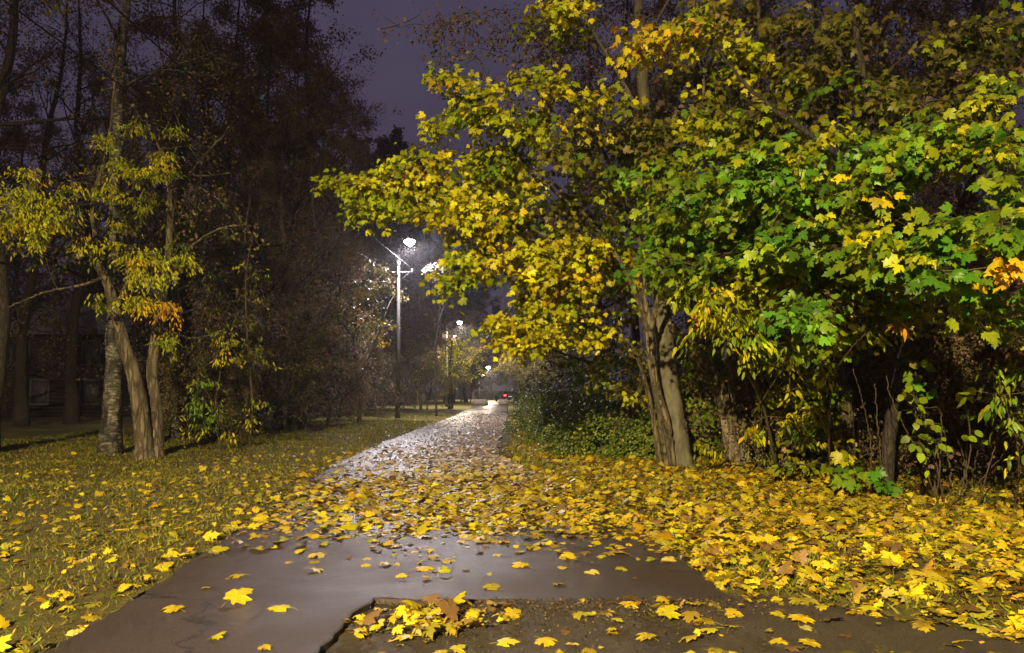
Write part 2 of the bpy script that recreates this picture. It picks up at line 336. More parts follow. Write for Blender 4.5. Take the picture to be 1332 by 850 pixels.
b1 = bump(t, b, n2.outputs[0], 0.6, 0.008)
b2 = t.nodes.new('ShaderNodeBump'); b2.inputs['Strength'].default_value = 0.25; b2.inputs['Distance'].default_value = 0.02
t.links.new(n3.outputs[0], b2.inputs['Height']); t.links.new(b2.outputs[0], b1.inputs['Normal'])
# worn, gritty old pavement
OLD, t, b, o = newmat('old_gritty_pavement')
v = coords(t)
n1 = nz(t, 1.6, 7, 0.7, v, 0.5); n2 = nz(t, 90, 5, 0.8, v); n3 = nz(t, 12, 6, 0.7, v)
r1 = rampn(t, n1.outputs[0], [(0.35, (0.045, 0.034, 0.026)), (0.52, (0.085, 0.066, 0.050)), (0.68, (0.060, 0.050, 0.040))])
r2 = rampn(t, n2.outputs[0], [(0.35, (0.6, 0.6, 0.6)), (0.75, (1.7, 1.6, 1.4))])
m1 = t.nodes.new('ShaderNodeMixRGB'); m1.blend_type = 'MULTIPLY'; m1.inputs[0].default_value = 1
t.links.new(r1.outputs[0], m1.inputs[1]); t.links.new(r2.outputs[0], m1.inputs[2]); t.links.new(m1.outputs[0], b.inputs['Base Color'])
b.inputs['Roughness'].default_value = 0.6
ad = t.nodes.new('ShaderNodeMath'); t.links.new(n2.outputs[0], ad.inputs[0]); t.links.new(n3.outputs[0], ad.inputs[1]); bump(t, b, ad.outputs[0], 0.9, 0.02)

# ------------------------------------------------------------------ ground sheet, paths
k = 230
u = np.linspace(-1, 1, k); gx = np.sinh(u * 5.2) / np.sinh(5.2) * 600
uy = np.linspace(-0.42, 1, k + 60); gy = np.sinh(uy * 5.4) / np.sinh(5.4) * 700 + 6
X, Y = np.meshgrid(gx, gy); Z = gz(X, Y)
V = np.stack([X.ravel(), Y.ravel(), Z.ravel()], 1); ny, nx = X.shape
a = (np.arange(ny - 1)[:, None] * nx + np.arange(nx - 1)[None]).ravel()
F = np.concatenate([np.stack([a, a + 1, a + nx + 1], 1), np.stack([a, a + nx + 1, a + nx], 1)])
mb = MB(); mb.add(V, F); link('ground', mb.mesh('ground', GROUND, True), kind='structure')

rng = np.random.default_rng(3)
def slab(name, outline, z, thick, mat, jit=0.02, step=0.07, bev=0.03):
    """flat slab with worn, slightly rounded edge from a closed outline"""
    pts = []
    for i in range(len(outline)):
        p = np.array(outline[i], float); q = np.array(outline[(i + 1) % len(outline)], float)
        m = max(1, int(min(np.linalg.norm(q - p) / step, 260)))
        for j in range(m): pts.append(p + (q - p) * j / m)
    pts = np.array(pts); N = len(pts)
    T = np.roll(pts, -1, 0) - np.roll(pts, 1, 0); T /= np.linalg.norm(T, axis=1)[:, None] + 1e-9
    nrm = np.stack([T[:, 1], -T[:, 0]], 1)
    s_ = np.cumsum(np.linalg.norm(np.diff(pts, axis=0, append=pts[:1]), axis=1))
    off = jit * (np.sin(s_ * 2.1) + 0.6 * np.sin(s_ * 5.3 + 1) + 0.4 * np.sin(s_ * 13 + 2) + 0.5 * rng.normal(size=N))
    pts = pts + nrm * off[:, None]
    import bmesh
    bm = bmesh.new()
    inner = [bm.verts.new((*(p - nrm[i] * bev), z)) for i, p in enumerate(pts)]
    mid = [bm.verts.new((*p, z - bev * 0.45)) for p in pts]
    low = [bm.verts.new((*(p + nrm[i] * bev * 0.3), z - thick)) for i, p in enumerate(pts)]
    f = bm.faces.new(inner)
    for i in range(N):
        j = (i + 1) % N
        bm.faces.new((inner[i], mid[i], mid[j], inner[j])); bm.faces.new((mid[i], low[i], low[j], mid[j]))
    bmesh.ops.triangulate(bm, faces=[f]); bmesh.ops.recalc_face_normals(bm, faces=bm.faces)
    me = bpy.data.meshes.new(name); bm.to_mesh(me); bm.free(); me.materials.append(mat)
    return link(name, me, kind='structure')
ol = [(-1.22, -12), (-1.16, 3.0), (-1.15, 4.22), (-1.02, 5.3), (-0.98, 5.5), (0.2, 5.47), (1.62, 5.42)]
ol += [(right_edge(y), y) for y in (6.2, 7.1, 8, 9, 10.5, 12, 14.5, 17.6, 24, 30, 45, 60, 76, 92)]
ol += [(left_edge(y), y) for y in (92, 76, 60, 45, 30, 22, 18, 15, 12, 10, 7.9, 6, 4.2, 0, -12)]
slab('asphalt_path', ol, 0.0, 0.075, ASPH, jit=0.022, bev=0.014)
# old pavement lies lower, in the corner before the newer asphalt
def old_z(x, y):
    return -0.044 + 0.036 * smooth((x + 0.75) / 0.7) * smooth((y - 4.6) / 0.8) + 0.006 * wave(x * 3, y * 3)
ox = np.arange(-1.25, 7.4, .06); oy = np.arange(-8, 5.62, .06); OX, OY = np.meshgrid(ox, oy); lim = np.interp(OY, [0, 3, 4.3, 5.0, 5.6], [7.4, 7.2, 4.6, 3.0, 1.95]) + .12 * np.sin(OY * 7)
OZ = old_z(OX, OY) + .003 * rng.normal(size=OX.shape); OZ = np.where(OX > lim, -0.12, OZ); nxo = len(ox)
a = (np.arange(len(oy) - 1)[:, None] * nxo + np.arange(nxo - 1)[None]).ravel(); mb = MB()
mb.add(np.stack([OX.ravel(), OY.ravel(), OZ.ravel()], 1), np.concatenate([np.stack([a, a + 1, a + nxo + 1], 1), np.stack([a, a + nxo + 1, a + nxo], 1)]))
link('old_pavement', mb.mesh('old_pavement', OLD, True, colour=False), kind='structure')
slab('crossing_road', [(-160, 95), (160, 95), (160, 103), (-160, 103)], 0.0, 0.06, plain('dry_road_asphalt', (0.10, 0.085, 0.075), 0.55, 0, 0.2, 3, 0.2), jit=0.02)

# ------------------------------------------------------------------ trees
def poly(pts, n=24, wob=0.0, rng=None):
    """smooth curve through control points"""
    pts = np.asarray(pts, float); m = len(pts)
    P = np.concatenate([[2 * pts[0] - pts[1]], pts, [2 * pts[-1] - pts[-2]]])
    out_ = []
    for s_ in np.linspace(0, m - 1 - 1e-6, n):
        i = int(s_); f = s_ - i; p0, p1, p2, p3 = P[i:i + 4]
        out_.append(0.5 * ((2 * p1) + (-p0 + p2) * f + (2 * p0 - 5 * p1 + 4 * p2 - p3) * f * f + (-p0 + 3 * p1 - 3 * p2 + p3) * f ** 3))
    out_ = np.array(out_)
    if wob: out_[1:-1] += rng.normal(size=(n - 2, 3)) * wob
    return out_

def attach(rng, nodes, targets, mb, r=0.006, nseg=4, sag=0.12):
    """grow twigs from the skeleton nodes to every target, nearest first; returns growth direction at each target"""
    nodes = np.asarray(nodes, float); targets = np.asarray(targets, float)
    d = np.array([np.min(np.linalg.norm(nodes - t_, axis=1)) for t_ in targets]); order = np.argsort(d)
    buf = np.zeros((len(nodes) + len(targets) * nseg + 1, 3)); buf[:len(nodes)] = nodes; n = len(nodes)
    dirs = np.zeros_like(targets); A = []; B = []; RA = []; RB = []
    for i in order:
        t_ = targets[i]; D = np.linalg.norm(buf[:n] - t_, axis=1) + 0.25 * np.maximum(0, buf[:n, 2] - t_[2])
        j = int(np.argmin(D)); p = buf[j].copy(); L = np.linalg.norm(t_ - p) + 1e-6
        mid = (p + t_) / 2 + rng.normal(size=3) * L * 0.09 + np.array([0, 0, sag * L])
        prev = p
        for s_ in range(1, nseg + 1):
            f = s_ / nseg; q = (1 - f) ** 2 * p + 2 * f * (1 - f) * mid + f * f * t_
            A.append(prev); B.append(q); r0 = r * (1 + 1.6 * L * (1 - f + 1 / nseg)); RA.append(r0); RB.append(r * (1 + 1.6 * L * (1 - f)))
            buf[n] = q; n += 1; prev = q
        dirs[i] = unit(t_ - mid)
    mb.sticks(A, B, np.array(RA), np.array(RB), 4)
    return dirs

def spray_leaves(rng, mbw, mbl, centres, dirs, tpl, per, size, keys, spread=0.28, droop=0.7, face=(-0.25, -0.75, 0.75), colkeys=None, petiole=True):
    """layered sprays of leaves about every centre"""
    N = len(centres); cnt = rng.integers(int(per * 0.6), int(per * 1.4) + 1, N); idx = np.repeat(np.arange(N), cnt); M = len(idx)
    c = centres[idx]; d = unit(dirs[idx] * np.array([1, 1, 0.5]) + rnd(rng, M) * 0.10)
    side = unit(np.cross(d, [0, 0, 1.0])) * rng.uniform(-1, 1, (M, 1))
    tt = rng.uniform(-1.2, 1.0, (M, 1))
    pos = c + d * tt * spread + side * spread * 0.75 * (1 - 0.3 * np.abs(tt)) + np.array([0, 0, 1.0]) * (rng.normal(size=(M, 1)) * spread * 0.22 - 0.25 * spread * np.abs(tt) ** 2)
    tip = unit(d * 0.5 + unit(side) * 0.8 + np.array([0, 0, -1.0]) * droop * rng.uniform(0.2, 1.6, (M, 1)) + rnd(rng, M) * 0.30)
    n_ = unit(np.array(face) + rnd(rng, M) * 0.62)
    sz = size * rng.uniform(0.55, 1.2, M)
    if isinstance(keys, dict): cc = pal(rng, keys, M)
    else: cc = keys[idx] * (1 + 0.15 * rng.normal(size=(M, 1))).clip(0.5, 1.5)
    mbl.leaves(tpl, pos, tip, n_, sz, cc.clip(0.005, .85), bend=rng.uniform(-0.1, 0.5, M), fold=rng.uniform(-0.3, 0.5, M), width=rng.uniform(0.8, 1.1, M))
    if petiole: mbw.sticks(pos - tip * 0.0, c + d * (tt - 0.15) * spread * 0.9, 0.0016, 0.0022, 3)

def blob(rng, regs):
    """regs: (px, py, rx, ry, Y0, Y1, n, keys) in photograph pixels, spread through the depth given"""
    C = []; K = []
    for px, py, rx, ry, Y0, Y1, n, keys in regs:
        a_ = rng.uniform(0, 2 * math.pi, n); rr_ = np.sqrt(rng.uniform(0, 1, n))
        x = px + rx * rr_ * np.cos(a_); y = py + ry * rr_ * np.sin(a_); d = rng.uniform(Y0, Y1, n)
        for i in range(n): C.append(at(x[i], y[i], d[i]))
        K.append(pal(rng, keys, n))
    return np.array(C), np.concatenate(K)

def grow(rng, p, d, L, r, lvl, segs, tips, maxlvl, nb=(3, 5), up=0.15, spread=0.7):
    """recursive branching; segs gets (p0,p1,r0,r1), tips gets leaf sites"""
    n = 5; q = np.array(p, float); d = np.array(d, float); pts = [q]
    for i in range(n):
        d = unit(d + rng.normal(size=3) * 0.13 + np.array([0, 0, up * 0.25]))
        q2 = q + d * L / n
        segs.append((q, q2, r * (1 - 0.75 * i / n), r * (1 - 0.75 * (i + 1) / n))); q = q2; pts.append(q)
        if lvl >= maxlvl - 1: tips.append((q, d))
    if lvl < maxlvl:
        for _ in range(rng.integers(nb[0], nb[1] + 1)):
            f = rng.uniform(0.25, 1.0); i = min(int(f * n), n - 1); b_ = pts[i] + (pts[i + 1] - pts[i]) * (f * n - i)
            dd = unit(d + rng.normal(size=3) * spread)
            grow(rng, b_, dd, L * rng.uniform(0.45, 0.68), r * (1 - 0.7 * f) * 0.62 + 0.002, lvl + 1, segs, tips, maxlvl, nb, up, spread)

def wood_tree(seed, H, r, lean, first, nbr, Lbr, leaves, size, keys, barkm, leafm=DRY, maxlvl=3, spread=0.7, tpl=DIAM, up=0.15, minr=0.004, clump=None):
    """meshes of one woodland tree standing at the origin: trunk with limbs and twigs, crown of leaves"""
    rng = np.random.default_rng(seed)
    ctrl = [np.array([0, 0, -0.1])]
    for i in range(1, 6): ctrl.append(np.array([lean[0] * (i / 5) ** 1.3, lean[1] * (i / 5) ** 1.3, H * i / 5]) + rng.normal(size=3) * 0.15 * (i > 0) * np.array([1, 1, 0]))
    c = poly(ctrl, 36, 0.015, rng); f = np.linspace(0, 1, 36); rad = r * (1 - f) ** 0.85 + 0.012; rad[:4] *= [1.5, 1.25, 1.1, 1.03]
    mbw = MB(); mbw.tube(c, rad, 10, 0.06, rng)
    segs, tips = [], []
    for i in range(nbr):
        f_ = first + (1 - first) * (i + rng.random()) / nbr; j = min(int(f_ * 35), 34); a_ = rng.uniform(0, 2 * math.pi)
        d = unit(np.array([math.cos(a_), math.sin(a_), rng.uniform(0.1, 1.1)]))
        grow(rng, c[j], d, Lbr * (1.15 - 0.7 * f_) * rng.uniform(0.6, 1.2), rad[j] * 0.42, 1, segs, tips, maxlvl, spread=spread, up=up)
    A = np.array([s_[0] for s_ in segs]); B = np.array([s_[1] for s_ in segs]); r0 = np.maximum([s_[2] for s_ in segs], minr); r1 = np.maximum([s_[3] for s_ in segs], minr * 0.8)
    mbw.sticks(A, B, r0, r1, 4)
    tm = mbw.mesh('trunk', barkm, False, colour=False)
    if leaves == 0: return tm, None
    tp = np.array([t_[0] for t_ in tips])
    if clump is not None: tp = tp[rng.random(len(tp)) < np.clip(0.5 + clump * np.sin(tp[:, 0] * 1.7 + seed) * np.sin(tp[:, 2] * 1.3) * np.cos(tp[:, 1] * 1.5), 0.02, 1)]
    k_ = rng.integers(len(tp), size=leaves)
    pos = tp[k_] + rnd(rng, leaves) * 0.13
    mbl = MB(); mbl.leaves(tpl, pos, unit(rnd(rng, leaves) + [0, 0, -0.9]), unit(rnd(rng, leaves) + [0, 0, 0.4]), size * rng.uniform(0.6, 1.3, leaves), pal(rng, keys, leaves), fold=0.2)
    return tm, mbl.mesh('crown', leafm, False)
def place(name, meshes, loc, rz, s, label, cat='tree', group=None, sz=None):
    e = empty(name, loc, label=label, cat=cat, group=group); e.rotation_euler.z = rz; e.scale = (s, s, sz or s)
    link('trunk', meshes[0], e)
    if meshes[1] is not None: link('crown', meshes[1], e)
    return e
# ------------------------------------------------------------------ street lamps and wires
def curve_obj_mesh(name, pts, r, mat, sides=8):
    m = MB(); m.tube(pts, np.full(len(pts), r) if np.isscalar(r) else r, sides); return m.mesh(name, mat, True, colour=False)
def lamp_post(base, H, arm, label, far_colour=True, power=0, lens=LENS, spot=None, radius=0.14, tint=None):
    """tapered concrete pole, crossarm with insulators, curved arm and a lamp head"""
    bx, by = base; root = empty('street_lamp', (bx, by, 0), label=label, cat='street lamp', group='street lamps along the path')
    m = MB(); m.tube([(0, 0, -0.3), (0, 0, H * .5), (-0.05, 0, H)], [0.13, 0.10, 0.065], 12); link('pole', m.mesh('pole', CONCRETE, True, colour=False), root)
    m = MB(); m.tube(poly([(-0.05, 0, H - 0.5), (-0.03, 0, H + 0.05), (arm[0] * .3, arm[1] * .3, H + 0.5), (arm[0] * 0.92, arm[1] * .92, H + 0.52)], 14), np.full(14, 0.035), 8)
    m.tube([(-0.05, 0, H - 0.62), (-0.05, 0, H - 0.35)], [0.13, 0.13], 12); m.tube([(-0.05, 0, H - 0.25), (-0.05, 0, H - 0.12)], [0.125, 0.125], 12)
    link('arm', m.mesh('arm', METAL, True, colour=False), root)
    m = MB(); m.box((-0.05, 0.13, H - 0.95), (1.5, 0.05, 0.06)); m.tube([(-0.65, .13, H - .95), (-0.05, .13, H - 1.45)], [.012, .012], 6); m.tube([(0.55, .13, H - .95), (-0.05, .13, H - 1.45)], [.012, .012], 6)
    ca = link('crossarm', m.mesh('crossarm', METAL, colour=False), root)
    for x in (-0.75, 0.65):
        m = MB(); m.tube([(x, .13, H - .905), (x, .13, H - .86), (x, .13, H - .83), (x, .13, H - .78), (x, .13, H - .76)], [0.02, 0.05, 0.03, 0.045, 0.02], 10)
        link('insulator', m.mesh('insulator', CERAMIC, True, colour=False), ca)
    an = math.atan2(arm[1], arm[0]); L = math.hypot(*arm)
    e = np.array([arm[0], arm[1], H + 0.52])
    m = MB(); dirv = np.array([math.cos(an), math.sin(an), 0.02])
    pts = [e + dirv * t_ for t_ in (-0.15, -0.08, 0.1, 0.3, 0.45, 0.5)]
    m.tube(pts, [0.03, 0.07, 0.13, 0.15, 0.11, 0.02], 12)
    hd = link('lamp_head', m.mesh('lamp_head', METAL, True, colour=False), root)
    m = MB(); lc = e + dirv * 0.22 + [0, 0, -0.10]
    ph = np.arange(13) / 12 * math.pi
    m.tube([lc + [0, 0, -radius * 0.9 * math.sin(a_ / 2) ] for a_ in ph], [max(0.004, radius * math.cos(a_ / 2)) for a_ in ph], 16)
    link('lens', m.mesh('lens', lens, True, colour=False), hd)
    ld = bpy.data.lights.new('lamp_light', 'SPOT' if spot else 'POINT'); ld.energy = power; ld.color = tint or (LAMP_COL if lens is LENSW else FAR_COL); ld.shadow_soft_size = radius * 0.8
    lo = bpy.data.objects.new('lamp_light', ld); COL.objects.link(lo); lo.parent = root; lo.location = tuple(lc + [0, 0, -radius - 0.08])
    if spot:
        ld.spot_size = R(spot[0]); ld.spot_blend = spot[1]; ld.shadow_soft_size = 0.12
        lo.rotation_euler = (R(spot[2]), 0, R(spot[3]))
    return root
L0 = lamp_post((-6.9, -9.5), 7.9, (1.5, 0.1), 'warm street lamp on a concrete pole behind the camera', power=LAMP_POWER, lens=LENSW, spot=(172, 0.6, 20, -20))
L1 = lamp_post((-6.0, 39.0), 8.75, (0.62, -1.2), 'nearest lit white street lamp, on a concrete pole left of the path', power=FAR_POWER * 1.3, radius=0.27, spot=(172, .2, 18, -90))
L2 = lamp_post((-5.9, 67.0), 7.2, (1.0, -0.6), 'second lit street lamp, half hidden by the trees beyond the first', power=8000, radius=0.22, tint=(1, .84, .62), spot=(165, .3, 14, -90))
L3 = lamp_post((-5.0, 112.0), 4.6, (1.2, -0.6), 'smallest and farthest lit street lamp, over the end of the path', power=8000, radius=0.35, tint=(1, .80, .56), spot=(165, .3, 14, -120))
del L0['group']
def wire(a_, b_, sag, label):
    f = np.linspace(0, 1, 60)[:, None]; a_ = np.array(a_, float); b_ = np.array(b_, float)
    p = a_ * (1 - f) + b_ * f; p[:, 2] -= 4 * sag * (f[:, 0] * (1 - f[:, 0]))
    link('overhead_wire', curve_obj_mesh('overhead_wire', p, 0.016, CABLE, 5), label=label, cat='wire', group='overhead wires between the lamp posts')
wire((-7.75, -9.37, 7.14), (-6.85, 39.13, 7.99), 0.35, 'lower overhead wire, crossing the left trees from the left edge to the lamp pole')
wire((-6.25, -9.37, 7.14), (-5.35, 39.13, 7.99), 0.35, 'upper overhead wire, crossing the left trees from the top edge to the lamp pole')
wire((-6.85, 39.13, 7.99), (-6.70, 67.13, 6.31), 0.3, 'overhead wire running on from the first lamp pole to the second')
wire((-6.08, 38.9, 7.3), (-14.5, 33, 7.6), 0.5, 'thin cable branching off the lit lamp pole to the left trees')

# ------------------------------------------------------------------ wooden house in the dark on the left
hb = empty('wooden_house', (-27.0, 42, 0), label='dark wooden house with a pale grey roof behind the left trees', cat='house')
def hpart(name, fn, mat, parent=hb, **k):
    m = MB(); fn(m); return link(name, m.mesh(name, mat, colour=False), parent, **k)
hpart('wall', lambda m: (m.box((0, 3, 2.5), (10.4, 7, 5.0)), m.add([(-5.2, -.5, 5), (-5.2, 6.5, 5), (-5.2, 3, 7.4)], [(0, 1, 2)]), m.add([(5.2, -.5, 5), (5.2, 6.5, 5), (5.2, 3, 7.4)], [(0, 2, 1)])), BOARDS)
def roof(m):
    for s_ in (-1, 1):
        m.add([(-5.7, 3 + s_ * 4.1, 4.6), (5.7, 3 + s_ * 4.1, 4.6), (5.0, 3, 7.2), (-5.0, 3, 7.2), (-5.7, 3 + s_ * 4.1, 4.72), (5.7, 3 + s_ * 4.1, 4.72), (5.0, 3, 7.34), (-5.0, 3, 7.34)],
              [(0, 1, 2), (0, 2, 3), (4, 5, 6), (4, 6, 7), (0, 1, 5), (0, 5, 4), (1, 2, 6), (1, 6, 5), (0, 3, 7), (0, 7, 4)])
rf = hpart('roof', roof, ROOFM)
hpart('chimney', lambda m: (m.box((1.5, 3.4, 7.6), (0.7, 0.7, 1.5)), m.box((1.5, 3.4, 8.4), (0.85, 0.85, 0.12))), BOARDS, rf)
def dormer(m):
    ph = np.linspace(0, math.pi, 11); P = [(-1.7 + 0.75 * math.cos(a_), -0.6, 5.35 + 0.75 * math.sin(a_)) for a_ in ph]; n = len(P)
    m.add(P + [(x, 1.7, z) for x, y, z in P], [(i, i + 1, i + n + 1) for i in range(n - 1)] + [(i, i + n + 1, i + n) for i in range(n - 1)] + [(0, i, i + 1) for i in range(1, n - 1)])
hpart('dormer', dormer, BOARDS, rf)
for x, z in ((-3.2, 3.55), (-0.6, 3.55), (3.4, 3.6), (-3.2, 1.4), (0.6, 1.4), (3.4, 1.4)):
    w = hpart('window', lambda m: [m.box((x + dx, -0.53, z + dz), sz) for dx, dz, sz in ((-.5, 0, (.1, .08, 1.4)), (.5, 0, (.1, .08, 1.4)), (0, .68, (1.1, .09, .1)), (0, -.68, (1.2, .14, .1)), (0, .2, (.9, .06, .05)), (0, -.22, (.05, .06, .84)))], WHITEF)
    hpart('pane', lambda m: m.box((x, -0.505, z), (0.9, 0.02, 1.3)), CURTAIN, w)
hpart('door', lambda m: (m.box((-1.6, -0.53, 1.05), (0.95, 0.08, 2.1)),), BOARDS)

# ------------------------------------------------------------------ concrete blocks and a car at the end of the path
def block(x, y, w_, label):
    m = MB(); m.box((0, 0, 0.27), (w_, 0.5, 0.54), 0, 0.06); m.box((0, 0, 0.56), (w_ * 0.9, 0.4, 0.06), 0, 0.1)
    for sx in (-1, 1): m.tube([(sx * w_ * .28, 0, .56), (sx * w_ * .28, 0, .68), (sx * w_ * .2, 0, .68), (sx * w_ * .2, 0, .56)], [.02] * 4, 6)
    link('concrete_block', m.mesh('concrete_block', BLOCKC, colour=False), None, (x, y, 0), label=label, cat='concrete block', group='concrete blocks closing the end of the path')
block(-3.25, 76, 1.65, 'longer low concrete block on the left at the end of the path')
block(-0.85, 76, 1.05, 'shorter low concrete block on the right at the end of the path')
car = empty('parked_car', (-0.9, 99, 0.0), label='dark car seen from behind with one red tail lamp lit, beyond the concrete blocks', cat='car'); car.rotation_euler.z = R(18)
def car_body(m):
    prof = [(-2.1, .35), (-2.15, .75), (-2.02, .98), (-1.5, 1.36), (-0.9, 1.46), (0.1, 1.44), (0.75, 1.02), (1.8, .85), (2.1, .6), (2.08, .32)]
    n = len(prof); V = []
    for s_, ins in ((-1, 1), (1, 1)):
        for y, z in prof: V.append((s_ * (0.86 if z < 1.05 else 0.68), y, z))
    F = [(0, i, i + 1) for i in range(1, n - 1)] + [(n, n + i + 1, n + i) for i in range(1, n - 1)]
    for i in range(n): j = (i + 1) % n; F += [(i, j, j + n), (i, j + n, i + n)]
    m.add(V, F)
hpart('body', car_body, CARPAINT, car)
hpart('rear_window', lambda m: m.add([(-.66, -1.97, 1.06), (.66, -1.97, 1.06), (.58, -1.56, 1.35), (-.58, -1.56, 1.35)], [(0, 1, 2), (0, 2, 3)]), GLASS, car)
hpart('bumper', lambda m: m.box((0, -2.16, 0.45), (1.66, 0.14, 0.22)), RUBBER, car)
hpart('number_plate', lambda m: m.box((0, -2.19, 0.70), (0.52, 0.03, 0.12)), WHITEL, car)
for sx, mt in ((-1, RED), (1, plain('unlit_red_lens', (0.25, 0.01, 0.01), 0.3, 0, .1, 5, 0))):
    hpart('tail_lamp', lambda m: m.box((sx * 0.70, -2.13, 0.85), (0.26, 0.12, 0.17)), mt, car)
for sx in (-1, 1):
    for y in (-1.35, 1.35):
        hpart('wheel', lambda m: m.tube([(sx * .72, y, .31), (sx * .9, y, .31)], [.31, .31], 20), RUBBER, car)

# ------------------------------------------------------------------ woodland behind: types, then copies
KB = {'brown': 6, 'olive': 2}
W = [wood_tree(11, 16, .16, (.5, .3), .12, 22, 3.6, 15000, .105, KB, BARK_DARK, clump=.9),
     wood_tree(12, 18, .20, (-.6, .2), .15, 24, 3.9, 17000, .11, KB, BARK_DARK, clump=.9),
     wood_tree(13, 15, .13, (.3, -.4), .10, 20, 3.2, 15000, .10, {'brown': 4, 'olive': 3}, BARK_DARK, clump=.9),
     wood_tree(14, 19, .22, (.4, .6), .2, 20, 4.3, 2600, .10, KB, BARK_DARK, spread=.55, clump=.7)]     # nearly bare
WD = wood_tree(15, 17, .2, (.3, .3), .10, 26, 3.8, 26000, .20, {'brown': 5, 'olive': 1}, BARK_DARK, clump=.3)
WL = [wood_tree(21, 10, .14, (.3, .2), .08, 20, 3.6, 15000, .12, {'pale': 3, 'olive': 3, 'yg': 1}, BARK_BROWN, clump=.6),
      wood_tree(22, 8, .10, (-.3, .2), .06, 18, 3.2, 14000, .11, {'olive': 3, 'pale': 4, 'brown': 1}, BARK_BROWN, clump=.6)]  # pale leaves put a lamplit look into the colour of these crowns
WBIRCH = [wood_tree(31, 17, .17, (.3, .2), .28, 18, 3.3, 9000, .075, {'olive': 3, 'brown': 3, 'pale': 1}, BIRCH, up=-.3, clump=.5),
          wood_tree(32, 14, .13, (1.0, .2), .3, 16, 2.8, 8000, .075, {'olive': 3, 'brown': 3}, BIRCH, up=-.3, clump=.5)]
UNDER = [wood_tree(41, 3.6, .035, (.5, .3), .03, 22, 1.9, 7000, .085, {'brown': 5, 'olive': 2}, TWIG, clump=.6, minr=.003),
         wood_tree(42, 3.0, .03, (-.5, .3), .03, 22, 1.7, 7000, .08, {'brown': 3, 'olive': 3, 'dgreen': 1}, TWIG, clump=.6, minr=.003)]
rng = np.random.default_rng(77)
def px_ground(px, Y): return at(px, 508, Y)[0]
G_L = 'dark trees of the wood left of the path'; G_R = 'dark trees of the wood right of the path'; G_F = 'trees lining the far end of the path'
for px, Y, k, s in [(30, 30, 3, 1.0), (95, 33, 3, 1.1), (235, 24, 3, .95), (275, 30, 0, 1.05), (330, 26, 2, 1.0), (385, 31, 1, 1.1), (365, 38, 0, 1.2), (392, 37, 1, 1.05), (300, 40, 1, 1.25),
                    (225, 46, 0, 1.2), (408, 50, 1, 1.3), (160, 52, 3, 1.2), (60, 60, 0, 1.1), (-20, 44, 1, 1.0), (-60, 30, 0, 1.1), (345, 55, 0, 1.4), (410, 60, 1, 1.35), (115, 68, 1, 1.2), (452, 78, 3, 1.0), (330, 33, 0, 1.2), (250, 36, 1, 1.2), (180, 40, 0, 1.2), (290, 27, 2, 1.2), (120, 46, 1, 1.2), (20, 50, 1, 1.2), (500, 90, 0, .8), (470, 70, 2, .75)]:
    place('woodland_tree', W[k], (px_ground(px, Y), Y, gz(px_ground(px, Y), Y)), rng.uniform(0, 6.28), s, ('tall nearly bare dark tree ' if k == 3 else 'tall dark brown leafy tree ') + ('standing before or beside the dark house' if px < 140 else 'behind the leaning two stemmed tree' if px < 240 else 'in the middle of the left wood' if px < 345 else 'at the edge of the left wood nearest the lamp pole'), group=G_L + (', bare' if k == 3 else ''))
for px, Y, k, s in [(785, 27, 0, 1.05), (820, 30, 3, 1.1), (900, 24, 1, 1.0), (980, 28, 3, 1.05), (1060, 22, 2, 1.05), (1120, 27, 0, 1.1), (1195, 23, 3, 1.0), (1270, 20, 1, .95), (1330, 26, 0, 1.1), (1385, 20, 2, 1.0), (745, 42, 2, 1.0), (1010, 36, 1, 1.2), (1250, 36, 0, 1.2), (860, 40, 0, 1.2), (1150, 40, 1, 1.2)]:
    place('woodland_tree', W[k], (px_ground(px, Y), Y, gz(px_ground(px, Y), Y)), rng.uniform(0, 6.28), s, ('tall nearly bare dark tree ' if k == 3 else 'tall dark brown leafy tree ') + ('behind the tall grey trunk' if px < 960 else 'behind the mossy trunk' if px < 1160 else 'in the dark wood at the right edge'), group=G_R + (', bare' if k == 3 else ''))
# the trees that arch over the far path, lit by the far lamps
for px, Y, k, s in [(548, 56, 1, .85), (600, 88, 0, .62), (622, 101, 1, .55), (612, 96, 0, .5), (556, 60, 1, .5), (545, 75, 0, 1.0), (500, 60, 1, 1.0), (520, 86, 0, 1.1), (590, 92, 0, .8),
                    (728, 62, 0, .8), (700, 69, 0, .9), (715, 78, 0, .95), (684, 84, 1, .95), (673, 100, 0, .8), (760, 60, 0, .95), (745, 70, 0, 1.0)]:
    x = px_ground(px, Y); left = px < 650
    place('roadside_tree', WL[k], (x, Y, gz(x, Y)), rng.uniform(0, 6.28), s, 'small leafy tree in the lamplight on the %s side of the far path' % ('left' if left else 'right'), group=G_F + (', left side' if left else ', right side'))
for px, Y, s in [(615, 119, 1.4), (455, 56, 1.4), (484, 62, 1.6), (516, 70, 1.75), (550, 76, 1.6), (580, 84, 1.35), (606, 90, 1.2), (603, 108, 1.2), (560, 112, 1.3), (640, 128, 1.1), (690, 118, 1.2), (735, 125, 1.3), (500, 120, 1.5), (790, 122, 1.4), (440, 110, 1.5)]:
    x = px_ground(px, Y); place('distant_tree', WD, (x, Y, 0), rng.uniform(0, 6.28), s * 0.85, 'distant dark tree beyond the crossing road' if Y > 104 else 'tall dark tree behind the lamp pole', group='distant trees beyond the crossing road' if Y > 104 else 'tall trees behind the lamp pole')
